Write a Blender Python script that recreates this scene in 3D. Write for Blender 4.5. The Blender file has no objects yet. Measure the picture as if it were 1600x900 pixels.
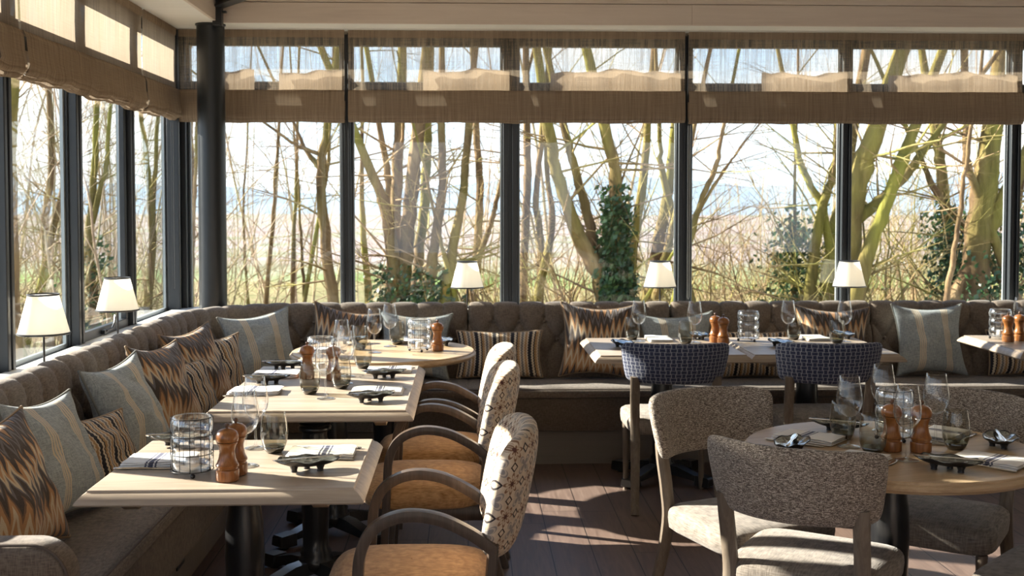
import bpy, math, random
from mathutils import Vector, Matrix, Euler, noise
R = math.radians
PI = math.pi
random.seed(7)
scene = bpy.context.scene
col = scene.collection

# ------------------------------------------------------------------ camera, sky, sun, exposure
CAMH, TILT, YAW, FOC, SHIFT = 1.57, R(2.3), R(2.2), 1800.0, 66.0
cam_d = bpy.data.cameras.new('camera'); cam = bpy.data.objects.new('camera', cam_d); col.objects.link(cam)
cam.location = (0, 0, CAMH); cam.rotation_euler = (PI/2-TILT, 0, -YAW)
cam_d.sensor_width = 36; cam_d.lens = FOC/1600*36; cam_d.shift_y = -SHIFT/1600
cam_d.clip_end = 4000
cam_d.dof.use_dof = True; cam_d.dof.focus_distance = 4.1; cam_d.dof.aperture_fstop = 6.3
scene.camera = cam
scene.view_settings.view_transform = 'Standard'; scene.view_settings.look = 'None'
scene.view_settings.gamma = 1; scene.view_settings.use_curve_mapping = False
scene.view_settings.exposure = 0.30
scene.cycles.transparent_max_bounces = 40
scene.cycles.max_bounces = 10; scene.cycles.diffuse_bounces = 5; scene.cycles.glossy_bounces = 4
scene.cycles.sample_clamp_indirect = 8.0
scene.cycles.caustics_reflective = False; scene.cycles.caustics_refractive = False
scene.cycles.use_denoising = True

SUN_AZ, SUN_EL = (-0.9317, 0.3633), 24.0
sun_d = bpy.data.lights.new('sun', 'SUN'); sun_d.energy = 22.0; sun_d.angle = R(0.6); sun_d.color = (1.0, 0.93, 0.82)
sun = bpy.data.objects.new('sun', sun_d); col.objects.link(sun)
_e = math.tan(R(SUN_EL)); _v = Vector((SUN_AZ[0], SUN_AZ[1], _e*math.hypot(*SUN_AZ)))
sun.rotation_euler = _v.to_track_quat('Z', 'Y').to_euler(); sun.location = _v*20

def sky_world():
    w = bpy.data.worlds.new('sky'); scene.world = w; w.use_nodes = True
    nt = w.node_tree; nt.nodes.clear()
    tc = nt.nodes.new('ShaderNodeTexCoord'); sp = nt.nodes.new('ShaderNodeSeparateXYZ')
    nt.links.new(tc.outputs['Generated'], sp.inputs[0])
    rp = nt.nodes.new('ShaderNodeValToRGB'); nt.links.new(sp.outputs['Z'], rp.inputs[0])
    cr = rp.color_ramp; cr.elements[0].position = 0.0; cr.elements[0].color = (.80, .90, 1.0, 1)
    cr.elements[1].position = .6; cr.elements[1].color = (.16, .34, .72, 1)
    e = cr.elements.new(.10); e.color = (.62, .80, 1.0, 1)
    e = cr.elements.new(.24); e.color = (.38, .60, .98, 1)
    mp = nt.nodes.new('ShaderNodeMapping'); mp.inputs['Scale'].default_value = (1, 1, 2.6)
    nt.links.new(tc.outputs['Generated'], mp.inputs[0])
    nz = nt.nodes.new('ShaderNodeTexNoise'); nz.inputs['Scale'].default_value = 3.1; nz.inputs['Detail'].default_value = 7
    nt.links.new(mp.outputs[0], nz.inputs['Vector'])
    cl = nt.nodes.new('ShaderNodeValToRGB'); nt.links.new(nz.outputs['Fac'], cl.inputs[0])
    cl.color_ramp.elements[0].position = .42; cl.color_ramp.elements[0].color = (0, 0, 0, 1)
    cl.color_ramp.elements[1].position = .62; cl.color_ramp.elements[1].color = (1, 1, 1, 1)
    mx = nt.nodes.new('ShaderNodeMixRGB'); nt.links.new(cl.outputs[0], mx.inputs[0]); nt.links.new(rp.outputs[0], mx.inputs[1])
    mx.inputs[2].default_value = (1.0, 1.0, 1.0, 1)
    bg = nt.nodes.new('ShaderNodeBackground'); nt.links.new(mx.outputs[0], bg.inputs[0]); bg.inputs[1].default_value = 1.7
    out = nt.nodes.new('ShaderNodeOutputWorld'); nt.links.new(bg.outputs[0], out.inputs[0])
sky_world()

# ------------------------------------------------------------------ a pixel of the 1600x900 frame at depth Y -> world point (used for surveying the far trees)
_f = Vector((math.sin(YAW)*math.cos(TILT), math.cos(YAW)*math.cos(TILT), -math.sin(TILT)))
_r = Vector((math.cos(YAW), -math.sin(YAW), 0)); _u = _r.cross(_f)
def at(px, py, Y):
    d = _f + _r*((px-800)/FOC) + _u*((450-SHIFT-py)/FOC)
    return Vector((0, 0, CAMH)) + d*(Y/d.y)

# ------------------------------------------------------------------ scene helpers
def tag(o, label=None, cat=None, group=None, kind=None):
    if label: o['label'] = label
    if cat: o['category'] = cat
    if group: o['group'] = group
    if kind: o['kind'] = kind
    return o
def thing(name, label, cat, loc=(0, 0, 0), rz=0.0, group=None, kind=None):
    o = bpy.data.objects.new(name, None); col.objects.link(o); o.empty_display_size = .05
    o.location = loc; o.rotation_euler = (0, 0, rz)
    return tag(o, label, cat, group, kind)
def copy_tree(o, parent=None):
    c = o.copy(); col.objects.link(c); c.parent = parent
    for ch in list(o.children): copy_tree(ch, c)
    return c
def dup(o, loc, rz, label, group=None):
    c = copy_tree(o); c.location = loc; c.rotation_euler = (0, 0, rz); c['label'] = label
    if group: c['group'] = group
    return c

class MB:
    def __init__(s): s.v = []; s.f = []; s.uv = []
    def add(s, vs, fs, uvs=None):
        b = len(s.v); s.v += [tuple(v) for v in vs]; s.f += [tuple(b+i for i in f) for f in fs]
        s.uv += uvs if uvs else [(v[0], v[2]) for v in vs]
        return s
    def box(s, x0, x1, y0, y1, z0, z1, M=None):
        vs = [Vector((x, y, z)) for z in (z0, z1) for y in (y0, y1) for x in (x0, x1)]
        if M: vs = [M @ v for v in vs]
        return s.add(vs, [(0,2,3,1),(4,5,7,6),(0,1,5,4),(2,6,7,3),(0,4,6,2),(1,3,7,5)])
    def grid(s, rows, cu=False, cv=False, uvs=None, flip=False):
        n = len(rows); m = len(rows[0]); vs = [p for r in rows for p in r]
        if uvs is None: uvs = [(j/max(1, m-1), i/max(1, n-1)) for i in range(n) for j in range(m)]
        fs = []
        for i in range(n if cv else n-1):
            for j in range(m if cu else m-1):
                a = i*m+j; b = i*m+(j+1) % m; c = ((i+1) % n)*m+(j+1) % m; d = ((i+1) % n)*m+j
                fs.append((a, d, c, b) if flip else (a, b, c, d))
        return s.add(vs, fs, uvs)
    def lathe(s, prof, seg=24, c=(0, 0, 0), cap0=False, cap1=False, wav=None):
        rows = []
        for k, (r, z) in enumerate(prof):
            row = []
            for j in range(seg):
                a = 2*PI*j/seg; rr = r*(wav(a, k) if wav else 1)
                row.append((c[0]+rr*math.cos(a), c[1]+rr*math.sin(a), c[2]+z))
            rows.append(row)
        b = len(s.v); s.grid(rows, cu=True)
        if cap0: s.f.append(tuple(b+j for j in reversed(range(seg))))
        if cap1: s.f.append(tuple(b+(len(prof)-1)*seg+j for j in range(seg)))
        return s
    def tube(s, pts, rad, seg=8, cap=True, sq=None, closed=False, up=None):
        pts = [Vector(p) for p in pts]; n = len(pts)
        if not hasattr(rad, '__len__'): rad = [rad]*n
        rows = []; prev = None
        for i, p in enumerate(pts):
            if closed: t = pts[(i+1) % n]-pts[i-1]
            else: t = pts[min(n-1, i+1)]-pts[max(0, i-1)]
            t.normalize()
            if prev is None:
                a = Vector(up) if up else (Vector((0, 0, 1)) if abs(t.z) < .9 else Vector((1, 0, 0)))
                x = t.cross(a).normalized()
            else:
                x = (prev - t*prev.dot(t)).normalized()
            prev = x; y = t.cross(x)
            row = []
            for j in range(seg):
                a = 2*PI*(j+.5)/seg; cx, cy = math.cos(a), math.sin(a)
                if sq:   # rounded rectangle section of half sizes sq
                    k = 1/max(abs(cx), abs(cy))**.75
                    row.append(p + x*cx*k*sq[0]*rad[i] + y*cy*k*sq[1]*rad[i])
                else: row.append(p + x*cx*rad[i] + y*cy*rad[i])
            rows.append(row)
        b = len(s.v); s.grid(rows, cu=True, cv=closed)
        if cap and not closed:
            s.f.append(tuple(b+j for j in reversed(range(seg)))); s.f.append(tuple(b+(n-1)*seg+j for j in range(seg)))
        return s
    def sphere(s, c, r, seg=10, ring=6, sc=(1, 1, 1)):
        pr = [(max(1e-4, math.sin(PI*i/ring))*r, -math.cos(PI*i/ring)*r) for i in range(ring+1)]
        b = len(s.v); s.lathe(pr, seg)
        for i in range(b, len(s.v)):
            v = s.v[i]; s.v[i] = (v[0]*sc[0]+c[0], v[1]*sc[1]+c[1], v[2]*sc[2]+c[2])
        return s
    def build(s, name, mat, parent=None, ang=40, bevel=0, sub=0, loc=None):
        me = bpy.data.meshes.new(name); me.from_pydata([tuple(v) for v in s.v], [], s.f); me.update()
        uvl = me.uv_layers.new(name='UVMap')
        idx = [0]*len(me.loops); me.loops.foreach_get('vertex_index', idx)
        flat = []
        for i in idx: flat += [s.uv[i][0], s.uv[i][1]]
        uvl.data.foreach_set('uv', flat)
        me.polygons.foreach_set('use_smooth', [True]*len(me.polygons))
        if ang < 180: me.set_sharp_from_angle(angle=R(ang))
        for m in (mat if isinstance(mat, (list, tuple)) else [mat]): me.materials.append(m)
        o = bpy.data.objects.new(name, me); col.objects.link(o)
        if parent is not None: o.parent = parent
        if loc is not None: o.location = loc
        if bevel:
            b = o.modifiers.new('bevel', 'BEVEL'); b.width = bevel; b.segments = 2; b.limit_method = 'ANGLE'; b.angle_limit = R(50)
        if sub:
            b = o.modifiers.new('sub', 'SUBSURF'); b.levels = sub; b.render_levels = sub
        return o

def lerp(a, b, t): return a+(b-a)*t
def spline(pts, n=6):
    P = [Vector(p) for p in pts]; P = [P[0]*2-P[1]]+P+[P[-1]*2-P[-2]]; out = []
    for i in range(1, len(P)-2):
        for k in range(n):
            t = k/n; a, b, c, d = P[i-1:i+3]
            out.append(.5*((2*b)+(c-a)*t+(2*a-5*b+4*c-d)*t*t+(3*b-a-3*c+d)*t**3))
    out.append(P[-2]); return out

# ------------------------------------------------------------------ material helpers
class NT:
    def __init__(s, name):
        s.m = bpy.data.materials.new(name); s.m.use_nodes = True; s.t = s.m.node_tree; s.t.nodes.clear()
        s.out = s.t.nodes.new('ShaderNodeOutputMaterial')
    def n(s, typ, ins=None, **kw):
        nd = s.t.nodes.new('ShaderNode'+typ)
        for k, v in kw.items(): setattr(nd, k, v)
        for k, v in (ins or {}).items(): s.set(nd.inputs[k], v)
        return nd
    def set(s, sock, v):
        if isinstance(v, bpy.types.NodeSocket): s.t.links.new(v, sock)
        elif isinstance(v, tuple) and len(v) == 3 and sock.type == 'RGBA': sock.default_value = (*v, 1)
        else: sock.default_value = v
    def m2(s, op, a, b=0.0, c=0.0):
        nd = s.t.nodes.new('ShaderNodeMath'); nd.operation = op
        s.set(nd.inputs[0], a); s.set(nd.inputs[1], b)
        if op in ('MULTIPLY_ADD', 'PINGPONG', 'COMPARE', 'SMOOTH_MIN'): s.set(nd.inputs[2], c)
        return nd.outputs[0]
    def uv(s):
        sp = s.n('SeparateXYZ', {0: s.n('TexCoord').outputs['UV']}); return sp.outputs[0], sp.outputs[1]
    def obj(s): return s.n('TexCoord').outputs['Object']
    def geo(s): return s.n('NewGeometry').outputs['Position']
    def comb(s, x, y, z=0.0): return s.n('CombineXYZ', {0: x, 1: y, 2: z}).outputs[0]
    def map(s, v, sc=(1, 1, 1), rot=(0, 0, 0), loc=(0, 0, 0)):
        return s.n('Mapping', {'Vector': v, 'Scale': sc, 'Rotation': rot, 'Location': loc}).outputs[0]
    def noise(s, v, scale=5.0, detail=4.0, rough=.5, dist=0.0):
        return s.n('TexNoise', {'Vector': v, 'Scale': scale, 'Detail': detail, 'Roughness': rough, 'Distortion': dist}).outputs['Fac']
    def ramp(s, f, stops, const=False):
        nd = s.t.nodes.new('ShaderNodeValToRGB'); s.set(nd.inputs[0], f); cr = nd.color_ramp
        if const: cr.interpolation = 'CONSTANT'
        while len(cr.elements) > 1: cr.elements.remove(cr.elements[-1])
        for i, (p, c) in enumerate(stops):
            e = cr.elements[0] if i == 0 else cr.elements.new(p)
            e.position = p; e.color = (*c, 1) if len(c) == 3 else c
        return nd.outputs[0]
    def mix(s, f, a, b, mode='MIX'):
        nd = s.t.nodes.new('ShaderNodeMixRGB'); nd.blend_type = mode
        s.set(nd.inputs[0], f); s.set(nd.inputs[1], a); s.set(nd.inputs[2], b); return nd.outputs[0]
    def bump(s, h, strength=.3, dist=.002):
        return s.n('Bump', {'Height': h, 'Strength': strength, 'Distance': dist}).outputs[0]
    def bsdf(s, color, rough=.6, metal=0.0, bump=None, spec=.5, sheen=0.0, coat=0.0, trans=None):
        ins = {'Base Color': color, 'Roughness': rough, 'Metallic': metal, 'Specular IOR Level': spec}
        if sheen: ins['Sheen Weight'] = sheen
        if coat: ins['Coat Weight'] = coat; ins['Coat Roughness'] = .15
        if bump is not None: ins['Normal'] = bump
        sh = s.n('BsdfPrincipled', ins).outputs[0]
        s.t.links.new(sh, s.out.inputs[0]); return s.m
    def surf(s, sock): s.t.links.new(sock, s.out.inputs[0]); return s.m
def plain(name, c, rough=.5, metal=0.0, **k): return NT(name).bsdf(c, rough, metal, **k)

MAT = {}
def weave(t, scale, sx=1, sy=1):   # fine thread height from object coordinates
    o = t.obj()
    a = t.noise(t.map(o, (scale, scale*.12, scale*.12)), 1.0, 2); b = t.noise(t.map(o, (scale*.12, scale*.12, scale)), 1.0, 2)
    return t.m2('ADD', a, b)
def fabric(name, c0, c1, scale=420, sheen=.15, bump=.35):
    t = NT(name); h = weave(t, scale)
    n2 = t.noise(t.obj(), 9, 3)
    f = t.m2('ADD', t.m2('MULTIPLY', h, .6), t.m2('MULTIPLY', n2, .15))
    c = t.ramp(f, [(.45, c0), (.85, c1)])
    return t.bsdf(c, .9, bump=t.bump(h, bump, .0015), spec=.2, sheen=sheen)
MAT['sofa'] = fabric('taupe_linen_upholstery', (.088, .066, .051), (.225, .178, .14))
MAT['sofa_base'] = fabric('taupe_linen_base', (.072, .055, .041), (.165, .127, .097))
MAT['burlap'] = fabric('ochre_weave', (.30, .145, .05), (.62, .36, .165), 300, .2, .6)
def tweed():
    t = NT('brown_grey_tweed'); o = t.obj()
    v = t.map(o, (330, 330, 480)); a = t.noise(v, 1.0, 2, .5); b = t.noise(t.map(o, (90, 90, 620)), 1.0, 2)
    f = t.m2('MULTIPLY', t.m2('ADD', a, b), .5)
    return t.bsdf(t.ramp(f, [(.40, (.07, .052, .040)), (.5, (.20, .16, .128)), (.60, (.60, .52, .43))]), .85, bump=t.bump(f, .9, .003), spec=.25, sheen=.2)
MAT['tweed'] = tweed()
MAT['seat_grey'] = fabric('grey_brown_seat_cloth', (.11, .09, .073), (.28, .24, .20), 260, .15, .5)
def basket():
    t = NT('blue_basket_weave'); u, v = t.uv()
    U = t.m2('MULTIPLY', u, 25.0); V = t.m2('MULTIPLY', v, 11.0)
    fu = t.m2('FRACT', U); fv = t.m2('FRACT', V)
    par = t.m2('MODULO', t.m2('ADD', t.m2('FLOOR', U), t.m2('FLOOR', V)), 2.0)
    du = t.m2('ABSOLUTE', t.m2('SUBTRACT', fu, .5)); dv = t.m2('ABSOLUTE', t.m2('SUBTRACT', fv, .5))
    a = t.m2('MULTIPLY', t.m2('LESS_THAN', du, .52), t.m2('LESS_THAN', dv, .36))
    b = t.m2('MULTIPLY', t.m2('LESS_THAN', du, .30), t.m2('LESS_THAN', dv, .56))
    f = t.m2('ADD', t.m2('MULTIPLY', a, t.m2('SUBTRACT', 1.0, par)), t.m2('MULTIPLY', b, par))
    nz = t.noise(t.obj(), 260, 2)
    dark = t.ramp(nz, [(.3, (.018, .022, .045)), (.7, (.058, .068, .12))]); lite = t.ramp(nz, [(.3, (.15, .16, .19)), (.7, (.33, .33, .37))])
    return t.bsdf(t.mix(f, lite, dark), .85, bump=t.bump(f, .35, .002), spec=.2, sheen=.1)
MAT['basket'] = basket()
def medallion():
    t = NT('medallion_print'); u, v = t.uv()
    U = t.m2('MULTIPLY', u, 5.6); V = t.m2('MULTIPLY', v, 3.8)
    def cell(ou, ov):
        x = t.m2('SUBTRACT', t.m2('FRACT', t.m2('ADD', U, ou)), .5); y = t.m2('SUBTRACT', t.m2('FRACT', t.m2('ADD', V, ov)), .5)
        r = t.m2('SQRT', t.m2('ADD', t.m2('MULTIPLY', x, x), t.m2('MULTIPLY', y, y))); a = t.m2('ARCTAN2', y, x)
        d = t.m2('ADD', t.m2('ABSOLUTE', x), t.m2('ABSOLUTE', y))
        return x, y, r, a, d
    x, y, r, a, d = cell(0, 0)
    pet = t.m2('ABSOLUTE', t.m2('COSINE', t.m2('MULTIPLY', a, 4.0)))
    edge = t.m2('ADD', .12, t.m2('MULTIPLY', pet, .22))
    inside = t.m2('LESS_THAN', r, edge)
    ring = t.m2('LESS_THAN', t.m2('ABSOLUTE', t.m2('SUBTRACT', r, t.m2('MULTIPLY', edge, .62))), .045)
    core = t.m2('LESS_THAN', r, .07)
    x2, y2, r2, a2, d2 = cell(.5, .5)
    p2 = t.m2('ADD', .08, t.m2('MULTIPLY', t.m2('ABSOLUTE', t.m2('SINE', t.m2('MULTIPLY', a2, 2.0))), .26))
    in2 = t.m2('LESS_THAN', r2, p2); l2 = t.m2('LESS_THAN', t.m2('ABSOLUTE', t.m2('SUBTRACT', r2, t.m2('MULTIPLY', p2, .75))), .03)
    x3, y3, r3, a3, d3 = cell(.5, 0)
    sq = t.m2('LESS_THAN', t.m2('ABSOLUTE', t.m2('SUBTRACT', d3, .13)), .035)
    x4, y4, r4, a4, d4 = cell(0, .5)
    sq2 = t.m2('LESS_THAN', t.m2('ABSOLUTE', t.m2('SUBTRACT', d4, .13)), .03)
    wear = t.noise(t.obj(), 30, 4)
    c = t.ramp(wear, [(.35, (.52, .41, .30)), (.7, (.70, .58, .44))])
    c = t.mix(t.m2('MULTIPLY', inside, .95), c, (.22, .11, .06)); c = t.mix(t.m2('MULTIPLY', ring, .9), c, (.62, .50, .37)); c = t.mix(core, c, (.10, .04, .03))
    c = t.mix(t.m2('MULTIPLY', in2, .85), c, (.22, .20, .20)); c = t.mix(t.m2('MULTIPLY', l2, .9), c, (.56, .46, .36))
    c = t.mix(sq, c, (.045, .035, .035)); c = t.mix(sq2, c, (.06, .04, .035))
    return t.bsdf(c, .85, spec=.25, sheen=.1, bump=t.bump(t.noise(t.obj(), 500, 2), .2, .001))
MAT['medallion'] = medallion()
def kilim():
    t = NT('kilim_zigzag'); u, v = t.uv()
    big = t.m2('MULTIPLY', t.m2('PINGPONG', t.m2('MULTIPLY', u, 2.0), 1.0), .22)
    oi = t.n('ObjectInfo').outputs['Random']
    teeth = t.m2('MULTIPLY', t.m2('PINGPONG', t.m2('MULTIPLY', u, 22.0), 1.0), .20)
    t2 = t.m2('MULTIPLY', t.m2('PINGPONG', t.m2('MULTIPLY', u, 11.0), 1.0), .06)
    w = t.m2('ADD', t.m2('ADD', t.m2('MULTIPLY', v, .95), big), t.m2('ADD', teeth, t2))
    w = t.m2('FRACT', t.m2('ADD', w, t.m2('MULTIPLY', t.noise(t.comb(t.m2('MULTIPLY', u, 90.0), v), 1.0, 1), .025)))
    dk, gy, og, cr, br = (.035, .028, .028), (.14, .13, .14), (.46, .235, .10), (.62, .50, .34), (.17, .09, .05)
    c = t.ramp(w, [(0, dk), (.10, gy), (.17, dk), (.24, og), (.37, cr), (.46, og), (.55, br), (.60, dk), (.72, gy), (.78, cr), (.87, og), (.95, dk)], True)
    c = t.mix(t.m2('MULTIPLY', t.noise(t.obj(), 300, 2), .35), c, (.25, .18, .12))
    return t.bsdf(c, .85, spec=.3, sheen=.15, bump=t.bump(weave(t, 350), .3, .0015))
MAT['kilim'] = kilim()
def zig_stripe():
    t = NT('zigzag_stripe'); u, v = t.uv()
    w = t.m2('FRACT', t.m2('ADD', t.m2('MULTIPLY', u, 4.6), t.m2('MULTIPLY', t.m2('PINGPONG', t.m2('MULTIPLY', v, 34.0), 1.0), .05)))
    dk, cr, tn, gy = (.03, .027, .032), (.60, .50, .37), (.40, .24, .12), (.20, .18, .17)
    c = t.ramp(w, [(0, dk), (.14, cr), (.26, dk), (.33, tn), (.46, cr), (.54, gy), (.66, cr), (.74, tn), (.87, cr), (.94, dk)], True)
    return t.bsdf(c, .9, spec=.2, sheen=.1, bump=t.bump(t.noise(t.obj(), 350, 2), .5, .002))
MAT['zig'] = zig_stripe()
def bluegrey():
    t = NT('blue_grey_stripe'); u, v = t.uv()
    h = weave(t, 380)
    base = t.ramp(t.m2('MULTIPLY', h, .5), [(.35, (.21, .235, .24)), (.65, (.43, .46, .46))])
    def grp(c0):
        d = t.m2('SUBTRACT', u, c0); inb = t.m2('LESS_THAN', t.m2('ABSOLUTE', d), .052)
        ln = t.m2('LESS_THAN', t.m2('FRACT', t.m2('MULTIPLY', t.m2('ADD', d, .5), 38.0)), .62)
        return t.m2('MULTIPLY', inb, ln)
    f = t.m2('ADD', grp(.31), grp(.73))
    return t.bsdf(t.mix(f, base, (.60, .50, .36)), .9, spec=.2, sheen=.15, bump=t.bump(h, .4, .0015))
MAT['bluegrey'] = bluegrey()
MAT['piping'] = plain('grey_piping', (.20, .20, .18), .85)
MAT['piping_brown'] = plain('tan_piping', (.30, .21, .13), .85)
MAT['piping_dark'] = plain('dark_piping', (.10, .075, .06), .85)
def wood(name, c0, c1, c2, scale=1.0, axis=0, rough=.45, coat=0.0, bump=.15):
    t = NT(name); o = t.obj()
    sc = [14*scale, 14*scale, 14*scale]; sc[axis] = 1.1*scale
    a = t.noise(t.map(o, tuple(sc)), 1.0, 6, .62, 1.2)
    sc2 = [120*scale, 120*scale, 120*scale]; sc2[axis] = 3*scale
    b = t.noise(t.map(o, tuple(sc2)), 1.0, 3)
    f = t.m2('ADD', t.m2('MULTIPLY', a, .75), t.m2('MULTIPLY', b, .25))
    return t.bsdf(t.ramp(f, [(.30, c0), (.5, c1), (.72, c2)]), rough, bump=t.bump(f, bump, .002), spec=.4, coat=coat)
MAT['oak'] = wood('limed_oak', (.24, .18, .13), (.385, .305, .23), (.51, .42, .325), 1.0, 0, .42)
MAT['oak_round'] = wood('honey_oak', (.33, .22, .125), (.47, .335, .20), (.58, .43, .275), 1.0, 0, .4)
MAT['chair_wood'] = wood('dark_walnut_frame', (.042, .029, .021), (.072, .049, .036), (.12, .084, .062), 2.0, 2, .35)
MAT['leg_wood'] = wood('grey_brown_leg', (.10, .078, .058), (.16, .125, .093), (.23, .185, .14), 2.0, 2, .42)
MAT['mill'] = wood('turned_cherry', (.15, .052, .014), (.27, .10, .026), (.37, .155, .046), 3.0, 2, .3, .25)
MAT['black_wood'] = wood('ebonised_pedestal', (.006, .006, .007), (.010, .010, .011), (.018, .017, .017), 2.0, 2, .28, .3)
MAT['fascia'] = wood('pale_limed_board', (.56, .45, .365), (.64, .53, .43), (.70, .59, .49), .7, 0, .55)
MAT['fascia_y'] = wood('pale_limed_board_side', (.56, .45, .365), (.64, .53, .43), (.70, .59, .49), .7, 1, .55)
MAT['soffit'] = wood('white_painted_soffit', (.78, .74, .66), (.82, .78, .70), (.86, .82, .75), .6, 0, .6, 0, .05)
MAT['frame'] = plain('anthracite_window_frame', (.022, .026, .031), .38)
MAT['frame_lip'] = plain('grey_aluminium_bead', (.36, .40, .42), .35, .3)
MAT['steel'] = plain('black_steel', (.012, .014, .016), .33)
MAT['plinth'] = wood('taupe_painted_plinth', (.185, .16, .13), (.21, .18, .15), (.24, .205, .17), .6, 0, .5, 0, .05)
MAT['plaster'] = plain('warm_plaster', (.50, .45, .39), .8)
MAT['sill'] = plain('pale_stone_sill', (.66, .66, .64), .4)
MAT['ceramic'] = plain('black_cast_metal', (.014, .013, .013), .45)
MAT['chrome'] = plain('polished_steel', (.72, .71, .69), .16, 1.0)
MAT['wire'] = plain('black_wire', (.012, .012, .014), .4)
MAT['wax'] = plain('white_wax', (.85, .83, .78), .5)
def pearl():
    t = NT('pearl_glaze'); f = t.noise(t.obj(), 22, 3, .5, 1.5)
    return t.bsdf(t.ramp(f, [(.3, (.05, .055, .05)), (.55, (.20, .21, .19)), (.75, (.42, .43, .40))]), .12, .6, spec=.6, coat=.6)
MAT['pearl'] = pearl()
def napkin_mat(mirror=False):
    t = NT('white_napkin_navy_stripe'); u, v = t.uv()
    def band(c, w): return t.m2('LESS_THAN', t.m2('ABSOLUTE', t.m2('SUBTRACT', u, c)), w)
    f = t.m2('MINIMUM', t.m2('ADD', t.m2('ADD', band(.49, .013), band(.56, .034)), band(.63, .013)), 1.0)
    f2 = t.m2('MULTIPLY', f, t.m2('ADD', .75, t.m2('MULTIPLY', t.noise(t.obj(), 500, 1), .3)))
    return t.bsdf(t.mix(f2, (.80, .78, .76), (.055, .06, .12)), .85, spec=.2, bump=t.bump(t.noise(t.obj(), 60, 4), .3, .004))
MAT['napkin'] = napkin_mat()
MAT['linen_plain'] = NT('white_linen').bsdf((.80, .77, .70), .85, spec=.2)

def thin_glass(name, base=.045, power=4.0, gain=.9, tint=(1, 1, 1), edge=(.55, .58, .58), rough=0.02, zgrad=None, edge_rough=.32):
    t = NT(name)
    fac = t.n('LayerWeight', {'Blend': .5}).outputs['Facing']
    pw = t.m2('POWER', fac, power)
    refl = t.m2('MINIMUM', t.m2('ADD', base, t.m2('MULTIPLY', pw, gain)), 1.0)
    tc = t.mix(t.m2('POWER', fac, 2.5), tint, edge)
    if zgrad:
        z = t.n('SeparateXYZ', {0: t.obj()}).outputs[2]
        k = t.n('MapRange', {'Value': z, 'From Min': zgrad[0], 'From Max': zgrad[1], 'To Min': 0.0, 'To Max': 1.0}).outputs[0]
        tc = t.mix(k, t.mix(1.0, zgrad[2], tc, 'MULTIPLY'), tc)
    tr = t.n('BsdfTransparent', {'Color': tc}); gl = t.n('BsdfGlossy', {'Color': (1, 1, 1), 'Roughness': t.m2('ADD', rough, t.m2('MULTIPLY', t.m2('POWER', fac, 3.0), edge_rough))})
    return t.surf(t.n('MixShader', {0: refl, 1: tr.outputs[0], 2: gl.outputs[0]}).outputs[0])
MAT['glass'] = thin_glass('window_glass', .03, 5.0, .9, (.97, .985, .98), (.9, .94, .93), 0.0, None, 0.0)
MAT['crystal'] = thin_glass('clear_crystal', .06, 2.6, .9, (.99, .995, .995), (.34, .38, .40))
MAT['smoke'] = thin_glass('smoked_tumbler_glass', .05, 3.0, .7, (.84, .83, .77), (.36, .35, .31), .02, (.015, .060, (.34, .31, .20)))
MAT['smoke_base'] = plain('dark_smoked_glass_base', (.020, .018, .010), .06, spec=.8, coat=1.0)
MAT['lantern_glass'] = thin_glass('ribbed_lantern_glass', .20, 2.0, .7, (.99, 1.0, 1.0), (.80, .88, .90), .14)
def shade_mat():
    t = NT('cream_lamp_shade')
    d = t.n('BsdfDiffuse', {'Color': (.90, .88, .81)}); tr = t.n('BsdfTranslucent', {'Color': (.93, .90, .81)})
    return t.surf(t.n('MixShader', {0: .5, 1: d.outputs[0], 2: tr.outputs[0]}).outputs[0])
MAT['shade'] = shade_mat()
def bulb_mat():
    t = NT('warm_bulb'); return t.surf(t.n('Emission', {'Color': (1, .62, .30), 'Strength': 9.0}).outputs[0])
MAT['bulb'] = bulb_mat()
def linen_mat(name, clear, c0=(.17, .12, .08), c1=(.38, .285, .20), trl=.55):
    t = NT(name); u, v = t.uv()      # u, v in metres along and up the cloth
    thr = t.noise(t.comb(t.m2('MULTIPLY', u, 260.0), t.m2('MULTIPLY', v, 5.0)), 1.0, 3)
    wft = t.noise(t.comb(t.m2('MULTIPLY', u, 6.0), t.m2('MULTIPLY', v, 330.0)), 1.0, 2)
    slub = t.noise(t.comb(t.m2('MULTIPLY', u, 45.0), t.m2('MULTIPLY', v, .9)), 1.0, 2)
    f = t.m2('ADD', t.m2('ADD', t.m2('MULTIPLY', thr, .45), t.m2('MULTIPLY', wft, .2)), t.m2('MULTIPLY', slub, .35))
    c = t.ramp(f, [(.35, c0), (.65, c1)])
    d = t.n('BsdfDiffuse', {'Color': c}); tr = t.n('BsdfTranslucent', {'Color': t.mix(.4, c, (.75, .62, .47))})
    body = t.n('MixShader', {0: trl, 1: d.outputs[0], 2: tr.outputs[0]}).outputs[0]
    if clear > 0:
        op = t.n('MapRange', {'Value': f, 'From Min': .38, 'From Max': .62, 'To Min': clear*1.45, 'To Max': clear*.55}).outputs[0]
        tp = t.n('BsdfTransparent', {'Color': (1, .97, .92)})
        body = t.n('MixShader', {0: op, 1: body, 2: tp.outputs[0]}).outputs[0]
    return t.surf(body)
MAT['sheer'] = linen_mat('brown_linen_sheer', .50, (.22, .155, .10), (.46, .35, .245))
MAT['sheer_side'] = linen_mat('brown_linen_sheer_side', .05, (.17, .125, .09), (.36, .28, .205), .34)
MAT['linen'] = linen_mat('brown_linen_folded', 0.0, trl=.12)
MAT['linen_back'] = linen_mat('brown_linen_back_fold', 0.0, (.42, .31, .22), (.62, .48, .35), .6)
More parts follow.
